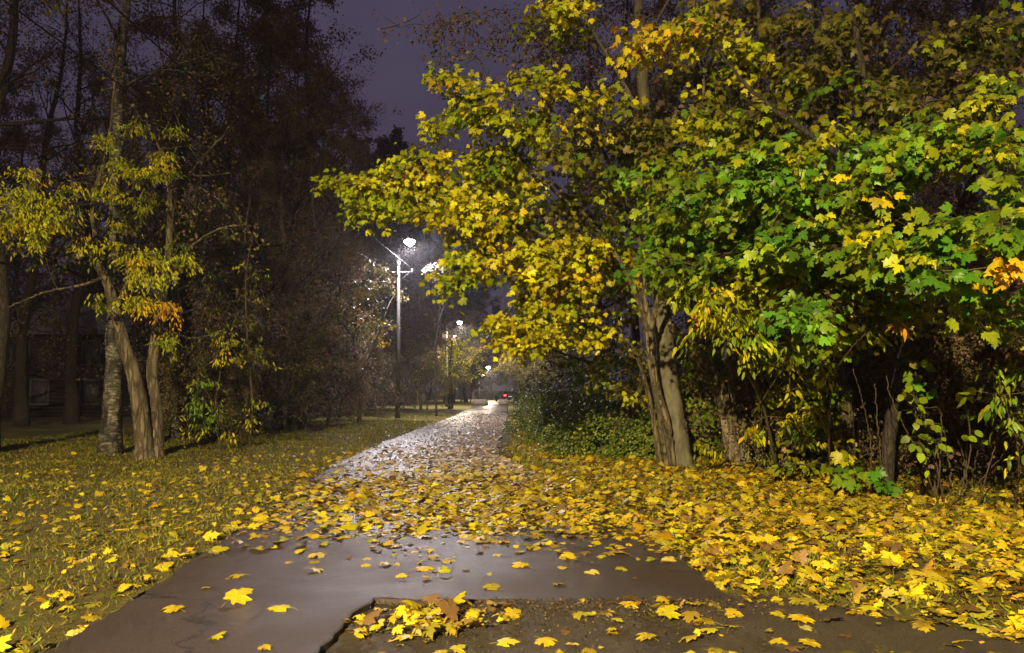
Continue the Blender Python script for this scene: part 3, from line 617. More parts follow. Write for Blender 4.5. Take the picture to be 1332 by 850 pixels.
# dark trunk with a yellow crown beside the far path
t5 = empty('small_maple', at(586, 508, 60) * [1, 1, 0], label='small maple with a dark trunk and yellow crown left of the far path', cat='tree')
mw, ml = MB(), MB(); r5 = np.random.default_rng(5)
mw.tube(poly([(0, 0, -.1), (0.03, 0, 1.3), (-.05, 0, 3), (0.1, 0, 5.5)], 14), np.linspace(.25, .06, 14), 10, .08, r5)
c5 = r5.normal(size=(260, 3)) * [1.5, 1.5, 1.1] + [-.3, 0, 4.2]; nd = poly([(0, 0, 2), (0.03, 0, 3), (0.1, 0, 5.5)], 12)
d5 = attach(r5, nd, c5, mw, .008); spray_leaves(r5, mw, ml, c5, d5, DIAM, 12, .15, {'yellow': 3, 'yg': 3}, .35, petiole=False)
link('trunk', mw.mesh('trunk', BARK_DARK, colour=False), t5); link('crown', ml.mesh('crown', LEAF), t5)

# birches left
for px, Y, k, s, lab in [(148, 17.8, 0, 1.0, 'white birch trunk standing just left of the leaning two-stemmed tree'), (362, 28, 0, .9, 'tall thin birch in the wood, left of the lamp pole'),
                         (384, 27, 1, .8, 'leaning thin birch with a bright patch of bark, beside the tall thin birch'), (232, 22, 1, .9, 'slim birch behind the leaning two-stemmed tree'), (330, 25, 1, .75, 'slim birch with green shoots at its foot in the left wood')]:
    x = px_ground(px, Y); place('birch_tree', WBIRCH[k], (x, Y, gz(x, Y)), {148: 2.0, 362: 4.0, 384: 0.4, 232: 3.5, 330: 2.6}[px], s * (1.15 if px == 148 else 1), lab, group='birches in the left wood')
x = px_ground(-14, 17.5); e = place('woodland_tree', W[3], (x, 17.5, gz(x, 17.5)), 1.0, .9, 'dark trunk cut by the left edge of the photo', group=None)

# undergrowth shrubs
def shrubs(lst, group, lab):
    for px, Y, s in lst:
        x = px_ground(px, Y); place('shrub', UNDER[rng.integers(2)], (x, Y, gz(x, Y)), rng.uniform(0, 6.28), s, lab + (('behind the leaning two stemmed tree' if px < 300 else 'in the middle of the left wood' if px < 395 else 'near the lamp pole') if px < 600 else ('behind the pale forked trunk' if px < 960 else 'between the slim brown trunk and the mossy one' if px < 1090 else 'just right of the mossy trunk' if px < 1200 else 'in the dark corner at the right edge')), cat='shrub', group=group)
shrubs([(250, 21, .8), (285, 23, 1.0), (315, 22, .7), (340, 24, 1.0), (400, 27, 1.1), (425, 31, 1.1), (440, 36, 1.1), (470, 43, 1.2), (498, 50, 1.1), (380, 33, 1.2), (440, 40, 1.3), (270, 30, 1.2)], 'undergrowth shrubs left of the path', 'brown leafy shrub ')
shrubs([(905, 17.5, .8), (950, 17.0, .8), (1010, 14.5, .75), (1050, 13.2, .7), (1000, 16, 1.0), (1095, 13.5, .8), (1150, 12.8, .75), (1210, 12.2, .75), (1260, 12, .7), (1310, 11.8, .8), (1360, 11.5, .9), (1120, 16, 1.1), (1230, 15, 1.0), (1300, 15, 1.1), (1180, 18, 1.2), (1080, 19, 1.2), (930, 19, 1.2), (1340, 14, 1.1), (1270, 18, 1.3)],
       'undergrowth shrubs right of the path', 'brown twiggy shrub ')

# glossy dark green bushes right of the path
def bush(px, Y, w_, h_, n, label, seed):
    r_ = np.random.default_rng(seed); x = px_ground(px, Y); root = empty('green_bush', (x, Y, gz(x, Y)), label=label, cat='bush', group='dark green bushes right of the path')
    mw, ml = MB(), MB(); st = []
    for i in range(14):
        a_ = r_.uniform(0, 6.28); l_ = r_.uniform(.5, 1)
        p = poly([(0.1 * math.cos(a_), 0.1 * math.sin(a_), -.05), (w_ * .25 * math.cos(a_) * l_, w_ * .25 * math.sin(a_) * l_, h_ * .45), (w_ * .42 * math.cos(a_) * l_, w_ * .42 * math.sin(a_) * l_, h_ * .85 * l_)], 10, .015, r_)
        mw.tube(p, np.linspace(.018, .006, 10), 6); st.append(p)
    nd = np.concatenate(st)
    q = unit(rnd(r_, n)) * r_.uniform(.35, 1, (n, 1)) ** .5; q[:, 2] = np.abs(q[:, 2])
    lump = 1 + .16 * np.sin(q[:, 0] * 5 + seed) * np.sin(q[:, 1] * 4 + 1) + .12 * np.sin(q[:, 2] * 9 + q[:, 0] * 7)
    c = q * lump[:, None] * [w_ / 2, w_ / 2, h_] ; c[:, 2] = np.maximum(c[:, 2], .06)
    d_ = attach(r_, nd, c, mw, .003); spray_leaves(r_, mw, ml, c, unit(c * [1, 1, .3] + 1e-3), ROUND, 15, .062, {'dgreen': 6, 'gy': 1, 'yg': .5}, .15, .6, petiole=False)
    link('stems', mw.mesh('stems', TWIG, colour=False), root); link('foliage', ml.mesh('foliage', GLOSSY), root)
bush(795, 17.5, 2.9, 1.75, 950, 'broad glossy dark green bush just left of the tall grey trunk', 1)
bush(835, 16.0, 1.5, 1.0, 300, 'low dark green bush at the foot of the tall grey trunk', 4)
bush(745, 21.5, 2.8, 2.0, 750, 'dark green bush in the middle of the row beside the path', 2)
bush(702, 27, 2.6, 2.0, 600, 'dark green bush farthest up the path, its leaves glinting in the lamplight', 3)
bush(868, 20, 3.0, 2.4, 650, 'green bush standing behind the tall grey trunk', 6)
# ------------------------------------------------------------------ the lit trees at the front
def hero(name, base, label, stems, barkm, groups, cat='tree', extra_nodes=None, leafm=LEAF, seed=0, tw=TWIG, mb_limb=None):
    """stems: list of (pixel path [(px,py,Y)...], r0, r1); groups: list of dicts with regs, tpl, per, size, spread..."""
    r_ = np.random.default_rng(seed); base = np.array(base, float); root = empty(name, base, label=label, cat=cat)
    mw = MB(); nodes = []
    for path, r0, r1 in stems:
        P = [at(*p) for p in path]
        if path[0][1] > 560 and P[0][2] < 1.0: P[0][2] = gz(P[0][0], P[0][1]) - 0.12
        n = 14 + 8 * len(P); c = poly(P, n, 0.006, r_); f = np.linspace(0, 1, n); rad = r0 + (r1 - r0) * f ** 0.9
        if P[0][2] < 0.6 and r0 > .05: rad[:5] *= [1.55, 1.3, 1.15, 1.07, 1.03]
        mw.tube(c, rad, 14 if r0 > .06 else 7, 0.09, r_); nodes.append(c[n // 4:])
    nodes = np.concatenate(nodes)
    ml = MB(); mt = mw if barkm is tw else MB()
    for g in groups:
        C, K = blob(r_, g['regs'])
        D = attach(r_, nodes, C, mt, g.get('r', .005))
        spray_leaves(r_, mt, ml, C, D, g.get('tpl', MAPLE), g['per'], g['size'], K, g.get('spread', .28), g.get('droop', .7), petiole=g.get('pet', True))
    link('trunk', mw.mesh('trunk', barkm, True, origin=base, colour=False), root)
    if mt is not mw: link('twigs', mt.mesh('twigs', tw, False, origin=base, colour=False), root)
    link('crown', ml.mesh('crown', leafm, False, origin=base), root)
    return root
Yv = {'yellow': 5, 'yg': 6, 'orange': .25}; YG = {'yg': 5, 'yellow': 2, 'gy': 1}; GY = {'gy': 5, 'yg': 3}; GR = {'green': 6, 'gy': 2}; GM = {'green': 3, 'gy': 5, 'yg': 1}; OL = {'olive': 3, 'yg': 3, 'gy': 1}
OR = {'orange': 3, 'yellow': 3}; TOP_SHADE = {'olive': 5, 'gy': 2, 'yg': .6}; DEEP_SHADE = {'olive': 6, 'brown': 1}  # the two olive mixes paint shade into the crown's top and depth
b = gp(868, 610)
hero('yellow_maple', b, 'yellow leaved maple with slim dark stems leaning over the path beside the tall grey trunk',
     [([(872, 611, 13.9), (858, 540, 13.7), (846, 470, 13.5), (836, 410, 13.3), (812, 350, 13.0), (770, 290, 12.6), (720, 240, 12.2)], .07, .03),
      ([(876, 612, 13.7), (868, 550, 13.5), (852, 490, 13.3), (846, 430, 13.2), (838, 380, 13), (836, 330, 12.6), (800, 230, 12), (760, 150, 11.6), (720, 80, 11.2)], .062, .02),
      ([(860, 610, 14.1), (852, 560, 14), (840, 500, 13.8), (820, 450, 13.4), (780, 425, 13), (730, 400, 12.5)], .06, .018),
      ([(846, 430, 13.2), (858, 380, 12.8), (880, 300, 12), (900, 220, 11), (915, 120, 10.5), (900, 20, 10)], .05, .015),
      ([(812, 350, 13.0), (740, 320, 12.6), (660, 285, 12.4), (560, 262, 12.4), (470, 240, 12.3)], .035, .009),
      ([(770, 290, 12.6), (690, 220, 12), (640, 160, 11.6), (590, 110, 11.4)], .03, .008)],
     BARK_BROWN,
     [dict(regs=[(470, 238, 48, 16, 11.8, 13, 26, Yv), (520, 258, 60, 26, 11.8, 13.2, 48, YG), (590, 215, 85, 28, 11.6, 13.5, 60, YG), (485, 275, 30, 14, 12, 13, 12, YG), (612, 275, 56, 24, 11.2, 13, 56, Yv),
                 (655, 240, 50, 45, 12, 14, 50, YG), 
                 (585, 108, 26, 16, 11, 12, 11, YG), (630, 140, 45, 20, 11, 12, 24, YG), (680, 165, 45, 22, 11, 12.4, 26, YG), (600, 160, 40, 14, 11.4, 12.5, 12, YG), (700, 108, 40, 16, 10.5, 11.6, 18, Yv), (720, 35, 40, 22, 11, 13, 14, OL), (730, 8, 36, 10, 10, 11, 12, YG),
                 (580, 372, 24, 14, 11, 12, 9, GY), (618, 340, 40, 16, 11.2, 12.6, 26, YG), (640, 310, 45, 22, 11.5, 13, 30, YG),
                 (690, 345, 42, 26, 11.5, 13, 40, Yv), (745, 335, 50, 24, 11.8, 13.4, 42, Yv), (720, 380, 60, 26, 11.8, 13.6, 48, Yv), (672, 432, 52, 22, 11.6, 13.2, 44, Yv), (745, 430, 55, 26, 12.4, 14, 27, YG), (760, 470, 60, 16, 14, 16, 9, OL),
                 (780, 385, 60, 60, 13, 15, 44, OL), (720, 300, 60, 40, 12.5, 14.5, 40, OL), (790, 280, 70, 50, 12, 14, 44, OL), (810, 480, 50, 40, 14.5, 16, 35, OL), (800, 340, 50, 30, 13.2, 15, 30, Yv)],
           per=18, size=.102, spread=.28),
      dict(regs=[(780, 130, 40, 12, 9.8, 10.8, 10, Yv), (850, 60, 40, 22, 9.6, 10.8, 16, OR), (895, 40, 30, 28, 9.5, 10.5, 14, Yv), (770, 185, 80, 36, 10.5, 12.5, 44, TOP_SHADE), (870, 190, 70, 30, 10.5, 12.2, 44, OL), (930, 20, 50, 22, 10, 12, 16, OL),
                 (940, 110, 50, 30, 10.4, 12, 20, OL), (965, 80, 26, 30, 9.8, 11, 10, Yv)], per=15, size=.104, spread=.3)], seed=1)
b = gp(1150, 640)
hero('green_maple', b, 'big green leaved maple spreading over the right half, its stems in shadow',
     [([(1152, 641, 10.9), (1158, 560, 10.8), (1172, 480, 10.7), (1190, 410, 10.5), (1180, 330, 10.2), (1150, 240, 9.8), (1130, 140, 9.6), (1110, 20, 9.4)], .10, .04),
      ([(1190, 410, 10.5), (1225, 340, 9.6), (1250, 270, 8.8), (1280, 190, 8.2), (1320, 110, 8)], .08, .02),
      ([(1180, 330, 10.2), (1110, 280, 9.2), (1030, 250, 8.8), (950, 240, 9.6), (870, 245, 10.6)], .07, .012),
      ([(1172, 480, 10.7), (1130, 430, 9.8), (1080, 400, 9), (1030, 390, 8.4)], .05, .012),
      ([(1150, 240, 9.8), (1060, 180, 9.4), (980, 120, 9.4), (930, 60, 9.6)], .06, .012),
      ([(1225, 340, 9.6), (1240, 350, 8), (1230, 355, 7), (1220, 360, 6.6)], .035, .01),
      ([(1250, 270, 8.8), (1300, 290, 7.6), (1330, 300, 6.8)], .03, .01)],
     BARK_DARK,
     [dict(regs=[(850, 225, 50, 22, 10.6, 11.8, 26, GM), (895, 262, 56, 30, 10.4, 11.8, 40, GM), (880, 312, 56, 24, 10.6, 11.8, 40, GR), (960, 300, 50, 30, 8.8, 10.4, 34, GR), (1020, 240, 46, 30, 7.6, 8.8, 26, GM), (1040, 310, 56, 30, 7.6, 9, 36, GR),
                 (950, 350, 80, 18, 10, 11.4, 34, GR), (1040, 405, 30, 16, 7.2, 8, 12, GR), (1000, 205, 50, 24, 7.6, 8.8, 20, GM), (1100, 265, 45, 45, 7.8, 9.2, 34, GM), (1150, 225, 45, 30, 7.4, 8.6, 28, GM), (1190, 190, 40, 22, 7.4, 8.6, 20, GM),
                 (1220, 180, 34, 22, 7.4, 8.4, 14, GM), (1290, 120, 34, 22, 7.4, 8.6, 12, GY), (1290, 190, 45, 22, 7.2, 8.4, 18, GM)], per=16, size=.110, spread=.27),
      dict(regs=[(1155, 320, 32, 26, 6.8, 7.8, 13, GY), (1145, 350, 40, 14, 7, 8, 10, GM), (1235, 360, 26, 36, 6.2, 7.0, 12, GR), (1262, 300, 55, 14, 6.3, 7.2, 15, GM), (1310, 300, 40, 22, 6.2, 7, 13, GM), (1320, 250, 24, 16, 6.6, 7.4, 5, GM), (1325, 345, 14, 14, 6, 6.6, 4, OR), (1215, 312, 30, 20, 6.6, 7.4, 8, GR),
                 (1285, 405, 26, 40, 6.8, 7.6, 10, GM)], per=12, size=.122, spread=.24),
      dict(regs=[(1090, 370, 70, 40, 9, 10.6, 44, OL), (1150, 400, 55, 24, 8.8, 10, 26, OL), (1180, 360, 45, 40, 8.4, 9.8, 28, GM), (1020, 360, 60, 34, 8.8, 10.4, 30, GY), (1080, 440, 50, 26, 9.6, 10.8, 18, GY),
                 (985, 155, 46, 26, 9.4, 11, 20, TOP_SHADE), (1050, 95, 40, 26, 9.6, 11.4, 18, TOP_SHADE), (1120, 40, 44, 22, 9.4, 11, 18, TOP_SHADE), (1155, 125, 40, 22, 9.4, 10.6, 18, TOP_SHADE), (1030, 30, 40, 20, 9.6, 11, 12, TOP_SHADE), (1235, 60, 40, 16, 9, 10, 12, TOP_SHADE), (1300, 40, 34, 20, 8.6, 9.6, 10, TOP_SHADE), (1080, 190, 56, 26, 9.2, 10.6, 24, GY), (1230, 130, 40, 26, 8.8, 10, 16, DEEP_SHADE), (930, 170, 40, 30, 9.6, 11, 22, GY),
                 (1130, 285, 50, 34, 9.4, 10.6, 22, GM), (1000, 120, 140, 80, 11.5, 13.5, 70, DEEP_SHADE), (1150, 170, 130, 90, 11, 13, 70, DEEP_SHADE), (1270, 100, 70, 60, 10.5, 12, 26, DEEP_SHADE), (900, 150, 90, 60, 12, 13.5, 40, DEEP_SHADE), (960, 250, 120, 40, 8.8, 10.4, 60, GM), (900, 340, 80, 40, 9, 10.6, 40, GM)], per=15, size=.107, spread=.33)], seed=2)
# tall grey trunk
hero('tall_aspen', gp(888, 612), 'tall grey trunk leaning slightly left, the thickest at the bush end, patched with leaf shadows',
     [([(888, 612, 13.8), (880, 560, 13.9), (870, 500, 14), (863, 430, 14.1), (856, 350, 14.2), (848, 250, 14.4), (838, 130, 14.6), (832, 20, 14.8), (826, -90, 15)], .225, .09),
      ([(840, 160, 14.6), (800, 90, 15), (760, 20, 15.2), (730, -50, 15.2)], .05, .02), ([(848, 230, 14.4), (900, 150, 15), (950, 60, 15.4), (975, -40, 15.6)], .06, .02), ([(835, 60, 14.7), (870, 0, 15), (900, -60, 15)], .04, .02)],
     BARK_GREY, [dict(regs=[(780, 60, 110, 50, 14, 16.5, 90, {'olive': 3, 'brown': 3}), (635, 55, 85, 50, 14, 16, 90, {'olive': 3, 'brown': 4}), (650, 210, 60, 60, 14, 16, 30, {'olive': 3, 'brown': 1}), (545, 30, 70, 30, 14, 16, 12, {'brown': 1}), (900, 60, 90, 60, 14.5, 17, 60, {'olive': 3, 'brown': 3}), (700, 130, 80, 30, 14, 16, 30, {'brown': 3, 'olive': 2})], per=12, size=.085, tpl=ROUND, spread=.35, pet=False)], seed=3)
# pale leaning trunk pair and slimmer ones
hero('pale_barked_tree', gp(952, 606), 'pale peeling trunk that forks low and leans left, right of the tall grey trunk',
     [([(958, 606, 14.2), (950, 560, 14.1), (940, 520, 14.0), (922, 480, 13.8), (900, 455, 13.6), (870, 420, 13.6)], .20, .07), ([(966, 606, 14.4), (962, 540, 14.4), (952, 470, 14.5), (945, 380, 14.7), (950, 250, 15), (945, 120, 15.2)], .17, .06), ([(940, 520, 14), (925, 500, 13.6), (905, 490, 13.4)], .05, .03)],
     BARK_PALE, [dict(regs=[(945, 180, 50, 70, 14, 16, 50, {'olive': 4, 'brown': 2}), (985, 60, 60, 50, 14, 16, 40, {'olive': 4, 'brown': 2})], per=10, size=.09, tpl=ROUND, spread=.3, pet=False)], seed=4)
hero('slim_brown_tree', gp(990, 612), 'slim straight brown trunk between the pale forked trunk and the mossy one',
     [([(990, 614, 13.6), (988, 540, 13.6), (989, 470, 13.7), (992, 380, 13.8), (985, 250, 14), (990, 100, 14.2), (985, -20, 14.4)], .10, .04)],
     BARK_BROWN, [dict(regs=[(1000, 130, 60, 90, 13, 15.5, 46, {'olive': 4, 'brown': 2})], per=10, size=.09, tpl=ROUND, spread=.3, pet=False)], seed=5)
hero('mossy_tree', gp(1104, 628), 'mossy green trunk with a bare pale patch, right of the slim brown trunk',
     [([(1106, 628, 12), (1102, 570, 12), (1098, 520, 12), (1092, 480, 12), (1096, 420, 12), (1086, 330, 12.2), (1100, 200, 12.4), (1090, 50, 12.6)], .13, .05)],
     BARK_MOSS, [dict(regs=[(1090, 300, 60, 60, 11.4, 13, 40, {'olive': 3, 'gy': 2})], per=10, size=.12, spread=.3, pet=False)], seed=6)
for i, (px_, Yb, sx, lab_) in enumerate([(915, 15.2, 26, 'leafy olive shrub between the tall grey trunk and the pale forked one'), (1020, 13.4, 34, 'leafy olive shrub filling the gap right of the slim brown trunk'), (1065, 12.6, 28, 'low leafy shrub just left of the mossy trunk'), (985, 15.8, 40, 'tall leafy shrub behind the pale forked trunk')]):
    gy0 = 508 + 1.5 / Yb * 962
    hero('leafy_shrub', gp(px_, gy0), lab_, [([(px_ + dx, gy0, Yb), (px_ + dx * 2, gy0 - 60, Yb), (px_ + dx * 3.5, gy0 - 135, Yb - .2)], .018, .005) for dx in (-8, -2, 5, 11)], TWIG,
         [dict(regs=[(px_, gy0 - 110, sx * 1.2, 50, Yb - .9, Yb + .6, 50, {'olive': 3, 'yg': 4, 'gy': 2}), (px_, gy0 - 45, sx * 1.3, 34, Yb - .7, Yb + .5, 38, {'olive': 3, 'gy': 2, 'yg': 2, 'pale': 1})], per=14, size=.095, spread=.22, droop=1, tpl=LANCE if i % 2 else ROUND, pet=False)], cat='shrub', seed=30 + i)
# compound-leaved saplings: narrow leaflets
LN = dict(tpl=LANCE, pet=False, droop=1.5)
hero('box_elder_sapling', gp(975, 622), 'sapling with narrow pale yellow green leaflets hanging before the grey and pale trunks',
     [([(1012, 620, 12.2), (996, 540, 11.4), (965, 470, 10.6), (940, 410, 10), (915, 380, 9.6)], .03, .008), ([(965, 470, 10.6), (985, 420, 10), (960, 380, 9.8)], .015, .006), ([(980, 540, 11.4), (1020, 470, 10.4), (1010, 440, 10)], .015, .006)],
     TWIG, [dict(regs=[(900, 380, 34, 18, 9.2, 10.2, 14, GY), (940, 400, 38, 26, 9.2, 10.4, 24, YG), (965, 430, 36, 26, 9.4, 10.6, 24, GY), (915, 385, 20, 16, 9.6, 10.4, 6, OR), (975, 385, 20, 14, 9.6, 10.4, 8, GY), (990, 460, 30, 20, 10, 11, 12, GY), (1030, 450, 34, 16, 10, 11, 10, GY), (925, 420, 30, 22, 9.6, 10.6, 8, GY), (890, 440, 20, 16, 11, 12.5, 6, GY), (1035, 480, 40, 30, 10.6, 11.6, 14, YG), (1000, 540, 36, 30, 11.6, 12.6, 12, YG), (1065, 550, 30, 30, 10.8, 11.8, 10, GY), (1080, 430, 30, 20, 10, 11, 8, YG), (930, 590, 24, 12, 12.8, 13.4, 6, OL)], per=13, size=.13, spread=.17, **LN)], cat='sapling', seed=7)
hero('twiggy_sapling', gp(1225, 655), 'sapling with round bright green leaves on thin bare twigs in front of the dark thicket',
     [([(1232, 662, 9.5), (1212, 580, 9.2), (1195, 510, 9), (1188, 470, 8.9)], .014, .006), ([(1212, 580, 9.2), (1225, 545, 8.9), (1205, 530, 8.8)], .01, .004), ([(1232, 662, 9.5), (1262, 590, 9.2), (1250, 500, 9), (1225, 440, 9)], .012, .004), ([(1262, 590, 9.2), (1300, 560, 9), (1320, 520, 9)], .01, .004), ([(1225, 660, 9.6), (1200, 600, 9.6), (1160, 520, 9.4), (1150, 450, 9.4)], .012, .004), ([(1236, 662, 9.5), (1280, 620, 9.4), (1330, 560, 9)], .01, .004)],
     TWIG, [dict(regs=[(1188, 510, 16, 24, 8.6, 9.2, 6, GM), (1205, 570, 20, 30, 8.6, 9.2, 8, GM), (1195, 468, 14, 12, 8.8, 9.2, 3, OL), (1250, 520, 34, 30, 8.8, 9.4, 4, GY), (1262, 570, 10, 8, 8.8, 9.2, 1, GM)], per=6, size=.11, tpl=ROUND, spread=.15)], cat='sapling', seed=8)
hero('leafy_sapling', gp(1300, 668), 'sapling with long drooping yellow green leaves at the right edge',
     [([(1318, 668, 9.2), (1325, 600, 8.6), (1310, 530, 8.2), (1290, 480, 8)], .014, .005), ([(1325, 600, 8.6), (1345, 540, 8), (1330, 500, 7.8)], .012, .004)],
     TWIG, [dict(regs=[(1285, 500, 22, 24, 7.6, 8.4, 7, GY), (1310, 540, 26, 34, 7.8, 8.6, 9, GM), (1325, 485, 18, 20, 7.6, 8.2, 7, GM), (1318, 590, 16, 12, 8, 8.6, 3, YG), (1330, 420, 20, 30, 7.6, 8.4, 8, GY)], per=7, size=.14, spread=.16, **LN)], cat='sapling', seed=9)
hero('maple_seedling', gp(1122, 640), 'low seedling with a few yellow and green leaves at the foot of the mossy trunk',
     [([(1122, 645, 10.6), (1118, 610, 10.4), (1105, 585, 10.2)], .01, .004), ([(1122, 645, 10.6), (1140, 620, 10.2), (1148, 600, 10)], .008, .003)],
     TWIG, [dict(regs=[(1085, 592, 14, 9, 10, 10.5, 3, Yv), (1105, 580, 10, 8, 10, 10.4, 2, Yv), (1100, 615, 26, 16, 10, 10.6, 6, GM), (1145, 628, 14, 14, 9.8, 10.2, 3, GM), (1035, 600, 24, 12, 11, 12, 5, GY)], per=4, size=.16, spread=.12)], cat='seedling', seed=10)
hero('pale_twig_shrub', gp(1080, 632), 'bare shrub with one tuft of pale hanging leaves, in front of the mossy trunk',
     [([(1082, 634, 11), (1078, 560, 10.2), (1085, 490, 9.4), (1110, 450, 8.8), (1140, 425, 8.4), (1165, 418, 8.2)], .014, .004), ([(1085, 490, 9.4), (1070, 480, 9.2), (1062, 470, 9)], .008, .004), ([(1150, 640, 10.6), (1142, 560, 10.2), (1138, 500, 10)], .014, .006), ([(1135, 640, 10.6), (1130, 560, 10.4), (1110, 480, 10)], .012, .005)],
     TWIG, [dict(regs=[(1165, 425, 14, 12, 8, 8.4, 3, {'pale': 3, 'orange': 1}), (1075, 497, 14, 10, 8.9, 9.4, 3, Yv), (1130, 440, 20, 10, 8.4, 8.8, 3, GY)], per=6, size=.13, spread=.13, **LN)], cat='shrub', seed=12)
hero('leggy_thicket', gp(1240, 662), 'thicket of thin bare stems rising from the shadow at the right',
     [([(1205 + 11 * i, 660 - i, 10.2), (1200 + 12 * i + 6 * math.sin(i * 2), 600, 10.2 + .1 * i), (1190 + 14 * i + 14 * math.sin(i * 1.3), 530, 10.4), (1180 + 16 * i + 25 * math.sin(i * 1.7), 450 + 12 * (i % 3), 10.6)], .016, .005) for i in range(10)],
     TWIG, [dict(regs=[(1260, 560, 80, 60, 9.8, 11.2, 40, {'brown': 3, 'olive': 2})], per=3, size=.09, tpl=ROUND, spread=.15)], cat='thicket', seed=13)

# left: leaning two-stemmed tree with yellow sprays
b = gp(192, 596)
hero('box_elder_tree', b, 'leaning two stemmed brown tree with bright yellow leaf sprays left of the lawn',
     [([(190, 596, 16.4), (184, 550, 16.4), (177, 500, 16.3), (162, 450, 16.2), (150, 405, 16), (136, 360, 15.8), (100, 315, 15.2), (60, 300, 14.6), (20, 305, 14.2)], .205, .03),
      ([(203, 592, 16.6), (203, 540, 16.7), (198, 480, 16.7), (205, 425, 16.6), (214, 370, 16.4), (222, 290, 16), (215, 210, 15.6), (190, 160, 15.4)], .165, .03),
      ([(150, 405, 16), (165, 370, 15.6), (190, 335, 15), (200, 330, 14.6)], .06, .015), ([(136, 360, 15.8), (110, 370, 15.4), (60, 380, 15), (10, 400, 14.6)], .04, .012), ([(150, 405, 16), (130, 340, 16), (120, 270, 16), (140, 190, 15.8), (150, 100, 15.8)], .07, .02),
      ([(214, 370, 16.4), (240, 330, 15.8), (280, 300, 15.2), (320, 292, 15)], .04, .012), ([(205, 425, 16.6), (250, 440, 16), (290, 430, 15.6)], .025, .01)],
     BARK_BROWN,
     [dict(regs=[(25, 238, 40, 18, 13.8, 15, 18, Yv), (30, 300, 36, 24, 13.6, 14.8, 34, Yv), (65, 268, 32, 18, 13.8, 15, 18, YG), (82, 288, 24, 10, 14, 15, 10, Yv), (8, 268, 20, 20, 13.6, 14.6, 8, Yv),
                 (135, 182, 14, 10, 15, 16, 6, YG), (150, 205, 8, 12, 15, 16, 5, YG), (180, 222, 22, 12, 14.6, 15.8, 12, YG), (210, 222, 22, 14, 14.6, 15.8, 10, YG), (215, 185, 28, 24, 15, 16, 14, YG), (175, 165, 22, 10, 15, 16, 5, OL),
                 (120, 250, 40, 30, 15, 16.4, 22, YG), (190, 280, 50, 30, 15, 16.4, 24, OL), (160, 330, 40, 14, 14.6, 15.6, 16, Yv), (195, 352, 32, 22, 14.2, 15.4, 28, Yv), (180, 395, 26, 12, 14.4, 15.2, 14, Yv), (208, 405, 20, 14, 14.4, 15.2, 10, OR), (110, 315, 20, 10, 14.6, 15.4, 6, Yv),
                 (225, 330, 24, 16, 15, 16, 10, OL), (240, 345, 14, 10, 15, 16, 5, YG), (130, 395, 14, 18, 15, 16, 5, OL), (222, 440, 16, 14, 15, 16, 6, YG)], per=25, size=.105, spread=.21, **LN),
      dict(regs=[(40, 350, 30, 20, 15, 16, 3, OL)], per=5, size=.12, spread=.2, **LN)], seed=14)
hero('understorey_sapling', gp(290, 592), 'thin sapling with dull yellow and green sprays, just right of the leaning two stemmed tree',
     [([(288, 592, 17.6), (280, 530, 17.4), (290, 460, 17), (285, 420, 17)], .03, .01), ([(280, 530, 17.4), (262, 500, 17), (255, 520, 16.8)], .015, .006), ([(325, 590, 19), (328, 520, 18.6), (322, 440, 18.2), (320, 360, 18), (330, 300, 18)], .04, .012)],
     TWIG, [dict(regs=[(288, 440, 24, 16, 16.6, 17.6, 16, YG), (295, 460, 20, 10, 16.6, 17.4, 10, Yv), (265, 535, 24, 20, 16.6, 17.6, 20, GM), (255, 500, 26, 12, 16.6, 17.6, 10, GM), (240, 560, 14, 20, 16.6, 17.6, 6, OL), (290, 560, 30, 20, 17, 18.4, 14, OL), (325, 400, 18, 30, 17.6, 18.6, 14, OL), (318, 360, 24, 16, 17.6, 18.6, 8, OL), (335, 460, 20, 20, 18, 19, 10, OL), (330, 540, 22, 22, 18, 19, 12, OL), (290, 300, 18, 14, 17.6, 18.6, 6, OL), (270, 370, 30, 30, 17.6, 19, 12, OL)], per=11, size=.11, spread=.22, **LN)], cat='sapling', seed=15)
hero('lamplit_tree', gp(470, 556), 'tree left of the lamp pole with pale leaves caught in the lamplight',
     [([(468, 552, 34), (466, 500, 34), (460, 440, 33.6), (470, 380, 33.2), (485, 340, 33)], .10, .03), ([(460, 440, 33.6), (430, 400, 33), (410, 360, 33)], .05, .02), ([(466, 500, 34), (490, 440, 34), (505, 400, 34.5)], .04, .02)],
     BARK_BROWN, [dict(regs=[(485, 365, 26, 26, 32, 36, 70, {'pale': 3, 'olive': 2}), (465, 400, 34, 30, 31, 36, 80, {'olive': 3, 'pale': 1, 'orange': 1}), (522, 380, 9, 9, 39.6, 41, 8, {'olive': 1, 'pale': 1}), (430, 430, 36, 50, 31, 36, 90, {'olive': 2, 'brown': 3}), (490, 430, 24, 18, 33, 37, 40, {'olive': 3, 'orange': 1}), (440, 480, 40, 20, 32, 36, 40, {'brown': 3, 'olive': 2}), (410, 350, 40, 30, 31, 35, 40, {'brown': 3, 'olive': 1})], per=12, size=.13, tpl=ROUND, spread=.35, pet=False)], seed=16)  # leaves nearest the lamp hold its light in their paler colour
hero('bare_crown_tree', at(568, 508, 43) * [1, 1, 0], 'tree whose bare white lit twigs hang just right of the nearest street lamp',
     [([(568, 542, 43), (566, 480, 43), (570, 420, 42), (576, 380, 41), (574, 358, 40), (560, 348, 39)], .06, .012), ([(570, 420, 42), (590, 360, 44), (600, 300, 44)], .05, .02)],
     BARK_DARK, [dict(regs=[(563, 352, 15, 11, 37.6, 39.4, 60, {'pale': 1}), (600, 330, 40, 30, 43, 46, 30, {'olive': 1})], per=2, size=.10, tpl=LANCE, spread=.2, pet=False, r=.012)], seed=17, tw=bark('lamplit_twig_bark', (.25, .22, .18), (.4, .36, .3), (20, 20, 6), .2))  # twigs coloured pale to stand for the lamp's light on them

